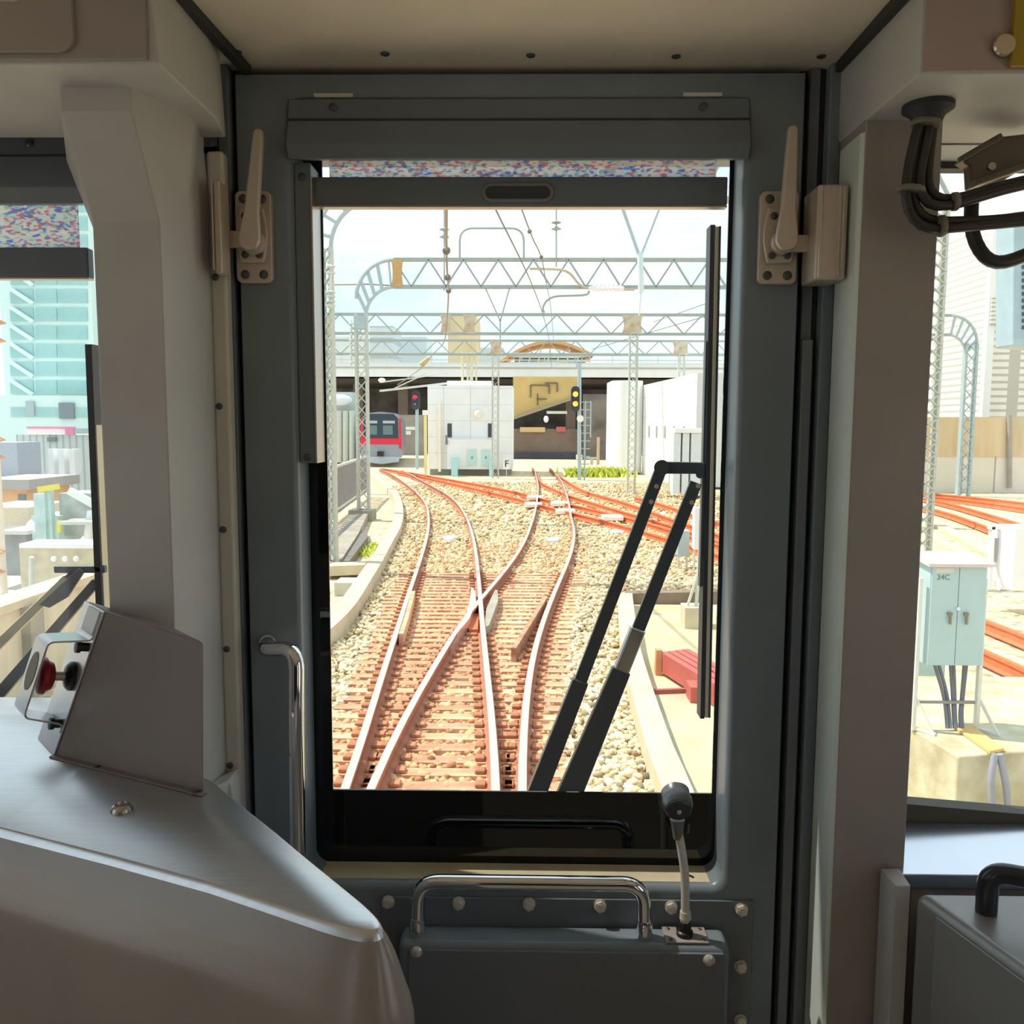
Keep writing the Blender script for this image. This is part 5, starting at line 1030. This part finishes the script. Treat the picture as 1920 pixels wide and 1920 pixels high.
tag(obj('banner', L_box(51, 140, 802, 815, 69.8, .2), mat('banner_white', (250, 236, 240), .6), t), 'white banner'); tag(obj('banner_edge', L_box(50, 140, 800, 803.5, 69.7, .2), mat('banner_pink', (232, 140, 172), .6), t), 'pink stripe'); tag(obj('banner_end', L_box(122, 138, 803.5, 815, 69.65, .2), mat('banner_pink', (232, 140, 172), .6), t), 'pink banner end'); tag(obj('banner_dark', L_box(139, 176, 803, 813, 69.7, .2), PALEB, t), 'blue-grey banner')
obj('signboard', L_box(88, 104, 820, 828, 69.7, .2), mat('dark_panel', (120, 126, 126), .6), t)
for a in (90, 110, 130): obj('white_column', L_box(a, a+10, 842, 890, 66, 1), WHITEW, t)
t = thing('grey_block', P(10, 880, 61)[:], 'blue-grey block at the left edge beneath the glass tower', 'building'); obj('wall', L_box(-80, 33, 830, 900, 61, 3), mat('wall_bluegrey', (176, 182, 194), .7), t); obj('roof', L_box(-80, 36, 895, 912, 60.5, 4), mat('roof_pale', (206, 204, 198), .7), t)
t = thing('orange_house', P(25, 960, 52)[:], 'small orange house with a grey roof, lower left outside the driver window', 'house')
obj('wall', L_box(-50, 50, 918, 955, 52, 5), mat('house_orange', (226, 176, 128), .8), t); obj('roof', L_box(-54, 54, 900, 919, 51.5, 6), mat('house_roof', (170, 166, 160), .7), t); obj('window', L_box(34, 48, 928, 950, 51.9, .2), mat('dark_panel', (120, 126, 126), .6), t)
t = thing('beige_house', P(25, 1010, 44)[:], 'beige house wall below the orange house', 'house'); obj('wall', L_box(-50, 54, 952, 1000, 44, 4), mat('house_beige', (222, 206, 178), .8), t); obj('annex', L_box(-50, 50, 1000, 1080, 40, 3), mat('annex_grey', (150, 150, 148), .8, var=.3, scale=.6), t); obj('awning', L_box(0, 52, 996, 1003, 39.5, 4), PALEST, t)
t = thing('drill_rig', P(95, 1000, 38)[:], 'pale teal construction machine with yellow parts above the lamp-lined wall', 'construction machine')
TL = mat('rig_teal', (186, 210, 206), .5, var=.15, scale=1.5); YL = mat('rig_yellow', (226, 214, 90), .5)
obj('mast', MB().beam(P(84, 1020, 38), P(80, 925, 38), .5, .6).beam(P(98, 1020, 38), P(92, 915, 38), .25, .3), TL, t); obj('cab', L_box(60, 110, 968, 1018, 38, 2), TL, t)
obj('boom', MB().beam(P(130, 920, 38), P(180, 948, 38), .25, .3).beam(P(165, 1010, 38), P(172, 958, 38), .25, .3).beam(P(55, 978, 38), P(92, 1010, 38), .25, .3), WHITEW, t); obj('yellow_arm', MB().beam(P(72, 918, 37.8), P(110, 912, 37.8), .18, .25).beam(P(112, 998, 37.8), P(112, 975, 37.8), .16, .2), YL, t)
obj('deck', L_box(110, 182, 978, 984, 37, 2), PALEST, t); obj('engine_housing', L_box(112, 176, 925, 1005, 38.5, 2), mat('engine_grey', (176, 182, 180), .7, var=.3, scale=1.2), t)
t = thing('lamp_wall', P(110, 1060, 32)[:], 'pale concrete wall with a row of round white lamps, left of the wiper', 'wall')
obj('wall', L_box(38, 190, 1024, 1110, 32, 1), CONC, t); obj('coping', L_box(36, 190, 1020, 1028, 31.9, 1.3), WHITEW, t)
for x in (60, 101, 122, 143): obj('globe_lamp', MB().sphere(P(x, 1048, 31.8), .11, 10), WHITEW, t)
t = thing('utility_pole', P(58, 1100, 24)[:], 'pale pole standing before the lamp-lined wall', 'pole'); obj('pole', MB().cyl(P(59, 1110, 24), P(59, 1045, 24), .07, seg=10), PALEST, t)
t = thing('insulator_pole', (P(-6, 800, 12).x, 12, -.2), 'mast with tan insulators at the very left edge of the picture', 'pole')
obj('pole', MB().cyl((P(-10, 800, 12).x, 12, -.2), (P(-10, 800, 12).x, 12, 6.5), .05, seg=10), mat('pole_cream', (236, 226, 206), .6), t)
for y_ in (605, 639, 825, 858, 1035, 1072, 1255): obj('insulator', MB().lathe([(.03, -.03), (.1, -.01), (.12, .0), (.03, .05)], P(-6, y_, 11.95), (0, 0, 1), 14), mat('insulator_orange', (204, 150, 106), .5), t)
# skyline beyond the viaduct
def sky_b(name, label, x0, x1, ya, Y, m, d=12):
    t = thing(name, P((x0+x1)/2, 700, Y)[:], label, 'building'); obj('wall', MB().box((P(x0, 700, Y).x, Y, -6), (P(x1, 700, Y).x, Y+d, P(985, ya, Y).z)), m, t); return t
SK = [mat('sky_block_%d' % i, c, .8, var=.05, scale=.05) for i, c in enumerate(((214, 226, 230), (204, 216, 222), (222, 214, 190), (226, 230, 228)))]
sky_b('tower_block', 'pale grey tower block beyond the left of the viaduct', 694, 738, 612, 180, banded('tower_grid', (206, 216, 220), (176, 188, 194), 3.2, 2, .35))
sky_b('tower_block', 'low pale block beyond the viaduct between the left portal masts', 630, 682, 632, 190, SK[3]); sky_b('tower_block', 'bluish block beyond the viaduct left of the tan tower', 745, 800, 632, 200, SK[0])
sky_b('tan_tower', 'tan stone tower rising behind the viaduct in line with the left wire', 840, 893, 590, 130, mat('tan_stone', (222, 206, 168), .8, var=.12, scale=.3)); 
sky_b('tower_block', 'low pale block beyond the viaduct right of the tan tower', 893, 945, 652, 170, SK[1])
t = thing('columned_building', P(640, 820, 62)[:], 'pale building with rounded white columns behind the left fence', 'building')
obj('wall', bx(560, 662, 735, 866, 62, 64), mat('left_wall', (188, 194, 190), .75, var=.2, scale=.5), t)
for x in (624, 636, 648, 660): obj('column', MB().cyl(P(x, 866, 61.5), P(x, 770, 61.5), .22, seg=12), PALEST, t)
obj('round_roof', MB().sphere(P(637, 750, 61.3), .8, 12, (1.1, .6, .5)), mat('roof_white_blue', (222, 232, 236), .6), t)
# ================================================================ right side: wall, louvred building, cabinet
Yq = 37.0
t = thing('concrete_wall', (P(1850, 900, Yq).x, Yq, -.2), 'long tan stained concrete wall beyond the tracks on the right', 'wall')
xr0, xr1 = P(1560, 850, Yq).x, P(2300, 850, Yq).x
obj('upper_wall', MB().box((xr0, Yq, P(1830, 856, Yq).z), (xr1, Yq+1, P(1830, 782, Yq).z)), mat('wall_tan', (212, 190, 152), .85, var=.16, scale=.7, stretch=(2.5, 1, .4)), t)
obj('lower_wall', MB().box((xr0, Yq+.05, -.2), (xr1, Yq+1, P(1830, 856, Yq).z)), banded('wall_lower', (222, 216, 200), (170, 166, 150), 1.4, 0, .05), t)
for x in (1893, 1700): obj('downpipe', MB().cyl(P(x, 915, Yq-.1), P(x, 778, Yq-.1), .1, seg=8), CONCD, t)
Yl = 42.0; xc_ = P(1846, 700, Yl).x; zt_ = P(1846, 405, Yl).z
t = thing('louvred_building', (xc_+4, Yl, 3), 'tall white building with louvred cladding on its right face, right window', 'building')
xf = P(1735, 700, 62).x
obj('side_wall', MB().prism([(xc_, Yl, -.2), (xf, 62, -.2), (xf+2, 62, -.2), (xc_+2, Yl, -.2)], (0, 0, zt_+.2)), mat('side_white', (244, 246, 246), .7, var=.02), t)
obj('louvre_face', MB().box((xc_+.25, Yl-.02, 2.0), (xc_+14, Yl+6, zt_)), banded('louvres', (234, 230, 220), (188, 184, 172), .34, 2, .36, .6, 1.5, 0), t)
obj('corner_trim', MB().box((xc_-.05, Yl-.1, 2.0), (xc_+.3, Yl, zt_)), WHITEW, t)
obj('vent_frame', MB().box((xc_+.05, Yl-.2, P(1, 606, Yl).z), (xc_+1.0, Yl-.1, P(1, 552, Yl).z)), banded('vent_louvre', (232, 228, 216), (176, 172, 160), .2, 2, .35), t)
wm = MB()
dq = Vector((xf-xc_, 62-Yl, 0)); 
for k in range(3):
    a_, b_ = Vector((xc_, Yl, 0))+dq*(.22+.26*k), Vector((xc_, Yl, 0))+dq*(.42+.26*k); nn = Vector((-.05, -.02, 0))
    obj('window', MB().prism([a_+nn+Vector((0, 0, 8.6)), b_+nn+Vector((0, 0, 8.6)), b_+nn+Vector((0, 0, 10.2)), a_+nn+Vector((0, 0, 10.2))], (.04, .02, 0)), mat('window_blue', (176, 200, 222), .2), t)
# cabinet 34C
Ycb = 6.0
t = thing('trackside_cabinet', P(1787, 1370, Ycb)[:], 'pale blue two door trackside cabinet marked 34C on legs over the concrete block', 'cabinet')
x0, x1 = P(1741, 1150, Ycb).x, P(1846, 1150, Ycb).x; z0, z1 = P(1790, 1248, Ycb).z, P(1790, 1060, Ycb).z
CBM = mat('cabinet_blue', (178, 204, 208), .45, var=.03)
obj('housing', MB().box((x0-.0, Ycb, z0), (x1, Ycb+.28, z1)), CBM, t, bev=.004)
obj('roof', MB().prism([(x0-.035, Ycb-.05, z1-.005), (x1+.03, Ycb-.05, z1-.005), (x1+.03, Ycb+.33, z1+.03), (x0-.035, Ycb+.33, z1+.03)], (0, 0, .022)), mat('cabinet_roof', (216, 200, 198), .5), t)
xm_ = (x0+x1)/2
for k, (a, b) in enumerate(((x0+.006, xm_-.002), (xm_+.002, x1-.004))):
    d_ = obj('door', MB().box((a, Ycb-.012, z0+.006), (b, Ycb, z1-.008)), CBM, t, bev=.002)
    hx = xm_+(-.055 if k == 0 else .06); hz = (z0+z1)/2+.0
    obj('handle', MB().cyl((hx, Ycb-.03, hz+.02), (hx, Ycb-.03, hz-.055), .009, seg=10).box((hx-.018, Ycb-.034, hz+.01), (hx+.012, Ycb-.012, hz+.028)), mat('handle_bronze', (150, 140, 116), .4, .5), d_)
    if k == 0:
        obj('name_strip', MB().box((x0+.03, Ycb-.0135, z1-.05), (x0+.155, Ycb-.012, z1-.018)), mat('strip_pink', (216, 212, 208), .5), d_)
        text_obj('34C', .055, (x0+.085, Ycb-.0135, z1-.085), d_, mat('letter_grey', (110, 132, 132), .6), depth=.001)
obj('lock', MB().sphere((xm_, Ycb-.02, hz+.055), .014, 8), WHITEW, t)
zbk = P(1787, 1372, Ycb).z; lg = mat('leg_pale', (222, 222, 212), .5)
for k, x in enumerate((x0-.05, x1+.01)):
    obj('leg', MB().box((x-.012, Ycb+.02, zbk), (x+.012, Ycb+.06, z1-.1)).beam((x, Ycb+.05, zbk+.26), (x+.09*(1 if k == 0 else 1), Ycb-.08, zbk+.01), .012, .022).beam((x, Ycb+.05, zbk+.012), (x+.1, Ycb-.09, zbk+.012), .02, .02), lg, t)
obj('crossbar', MB().beam((x0-.05, Ycb+.06, zbk+.2), (x1+.02, Ycb+.06, zbk+.2), .02, .02), mat('bar_grey', (150, 146, 138), .5), t)
CBL = mat('cable_grey', (120, 122, 134), .5)
for a, b, c_ in ((1752, 1768, 1774), (1760, 1775, 1780), (1782, 1786, 1788), (1788, 1790, 1791), (1808, 1804, 1800), (1812, 1806, 1803)):
    obj('cable', MB().tube(smooth(spline([P(a, 1246, Ycb+.14), P(b, 1300, Ycb+.1), P(c_, 1340, Ycb+.05), P(c_+2, 1366, Ycb+.02)], .03), 2), .013, 8), CBL, t)
bk = [(P(1695, 1395, 5.85).x, 5.6), (P(1797, 1425, 5.0).x, 4.95), (4.2, 4.95+.25), (4.6, 7.2), (2.75, 7.4)]
bk0, bk1 = G(1797, 1418, zbk), G(1697, 1358, zbk)
bd = [bk1, bk0, Vector((bk0.x+2.2, bk0.y+.45, zbk)), Vector((bk0.x+2.2, 7.4, zbk)), Vector((bk1.x+.1, 7.4, zbk))]
t2_ = thing('concrete_plinth', (3.2, 6, -.2), 'weathered concrete block carrying the cabinet marked 34C', 'plinth')
obj('block', MB().prism([(p.x, p.y, -.25) for p in bd], (0, 0, zbk+.25)), mat('plinth_concrete', (196, 182, 146), .9, var=.22, scale=5, bump=.3, bscale=40, rgb2=(214, 206, 178)), t2_, bev=.02)
ypl = [G(x, y, zbk+.004) for x, y in ((1788, 1366), (1824, 1366), (1882, 1408), (1856, 1414))]
tag(obj('cover_board', MB().prism(ypl, (0, 0, .02)), mat('board_tan', (222, 184, 116), .7)), 'tan cover board lying on the concrete block', 'board')
for k, (a, b) in enumerate((((1866, 1412), (1868, 1540)), ((1874, 1412), (1890, 1540)))):
    y_ = bk0.y-.03+.02*k
    yy = bk0.y+.45*(P(1870, 1420, 5).x-bk0.x)/2.2-.04
    tag(obj('conduit_pipe', MB().tube(smooth(spline([P(a[0], a[1]+2, yy), P((a[0]+b[0])/2-8+8*k, 1450, yy-.01), P(b[0]-10+8*k, 1490, yy-.02), P(b[0], 1560, yy-.02)], .03), 2), .022, 10), mat('conduit_bluegrey', (150, 152, 164), .5)), ('left grey conduit running down the front of the concrete block', 'right grey conduit running down the front of the concrete block')[k], 'pipe')
# cabinet behind, switch frame, white box
t = thing('teal_cabinet', P(1745, 1318, 8.2)[:], 'pale teal cabinet standing partly hidden behind the one marked 34C', 'cabinet'); obj('housing', MB().box((P(1700, 1200, 8.2).x, 8.2, -.25), (P(1775, 1200, 8.2).x, 8.6, P(1, 1060, 8.2).z)), mat('teal_box', (176, 206, 206), .5), t)
Ye = 13.0
t = thing('transformer_frame', P(1876, 1108, Ye)[:], 'grey trackside transformer in a white metal frame beyond the cabinet', 'equipment')
for x in (1860, 1889): obj('upright', bx(x-3, x+3, 988, 1106, Ye, Ye+.1), WHITEW, t)
obj('crossbar', bx(1857, 1892, 986, 993, Ye, Ye+.1), WHITEW, t); obj('drum', MB().cyl(P(1875, 1052, Ye+.1), P(1875, 1008, Ye+.1), .1, seg=14), mat('drum_grey', (176, 180, 190), .5), t); tag(obj('red_motor', MB().sphere(P(1875, 1078, Ye+.1), .09, 10), RUSTO, t), 'rust-red motor'); obj('strut', MB().beam(P(1863, 1058, Ye), P(1873, 1106, Ye-.3), .03, .04), WHITEW, t)
t = thing('white_cabinet', P(1930, 1110, 12.6)[:], 'plain white cabinet at the right edge beyond the cabinet marked 34C', 'cabinet'); obj('housing', bx(1901, 1990, 991, 1108, 12.6, 13.2), WHITEW, t, bev=.01)
tag(obj('slab_path', MB().prism([G(x, y, -.12) for x, y in ((1742, 978), (1748, 972), (1870, 1030), (1850, 1040))], (0, 0, -.08)), CONC), 'pale concrete path edge running diagonally behind the cabinet', 'path')
tag(obj('slab_path', MB().prism([G(x, y, -.12) for x, y in ((1742, 1008), (1750, 1002), (1835, 1042), (1818, 1048))], (0, 0, -.08)), CONC), 'shorter pale concrete path edge just behind the cabinet roof', 'path')

# box on a pole beside the line, right window
Ym = 8.0
t = thing('pole_box', (P(2062, 800, Ym).x, Ym, -.2), 'pale blue-grey louvred equipment box on a pole at the right edge of the view', 'equipment box')
bb = obj('case', MB().prism([P(x, y, Ym) for x, y in ((1901, 396), (1899, 648), (2140, 668), (2140, 372))], (0, .3, 0)), mat('box_bluegrey', (166, 188, 198), .5), t, bev=.015)
for k in range(11):
    p = P(1918, 488+k*12.6, Ym); obj('vent_slot', MB().box((p.x-.01, Ym-.01, p.z-.016), (p.x+.3, Ym+.02, p.z+.016)), mat('slot_dark', (70, 84, 94), .6), bb)
p = P(1899, 636, Ym+.1); obj('side_knob', MB().cyl(p+Vector((.02, 0, 0)), p-Vector((.05, 0, 0)), .03, seg=12), DARKMET, bb)
obj('pole', MB().cyl((P(2062, 800, Ym).x, Ym+.2, -.25), (P(2062, 800, Ym).x, Ym+.2, 5.4), .07, seg=14), PALEST, t)
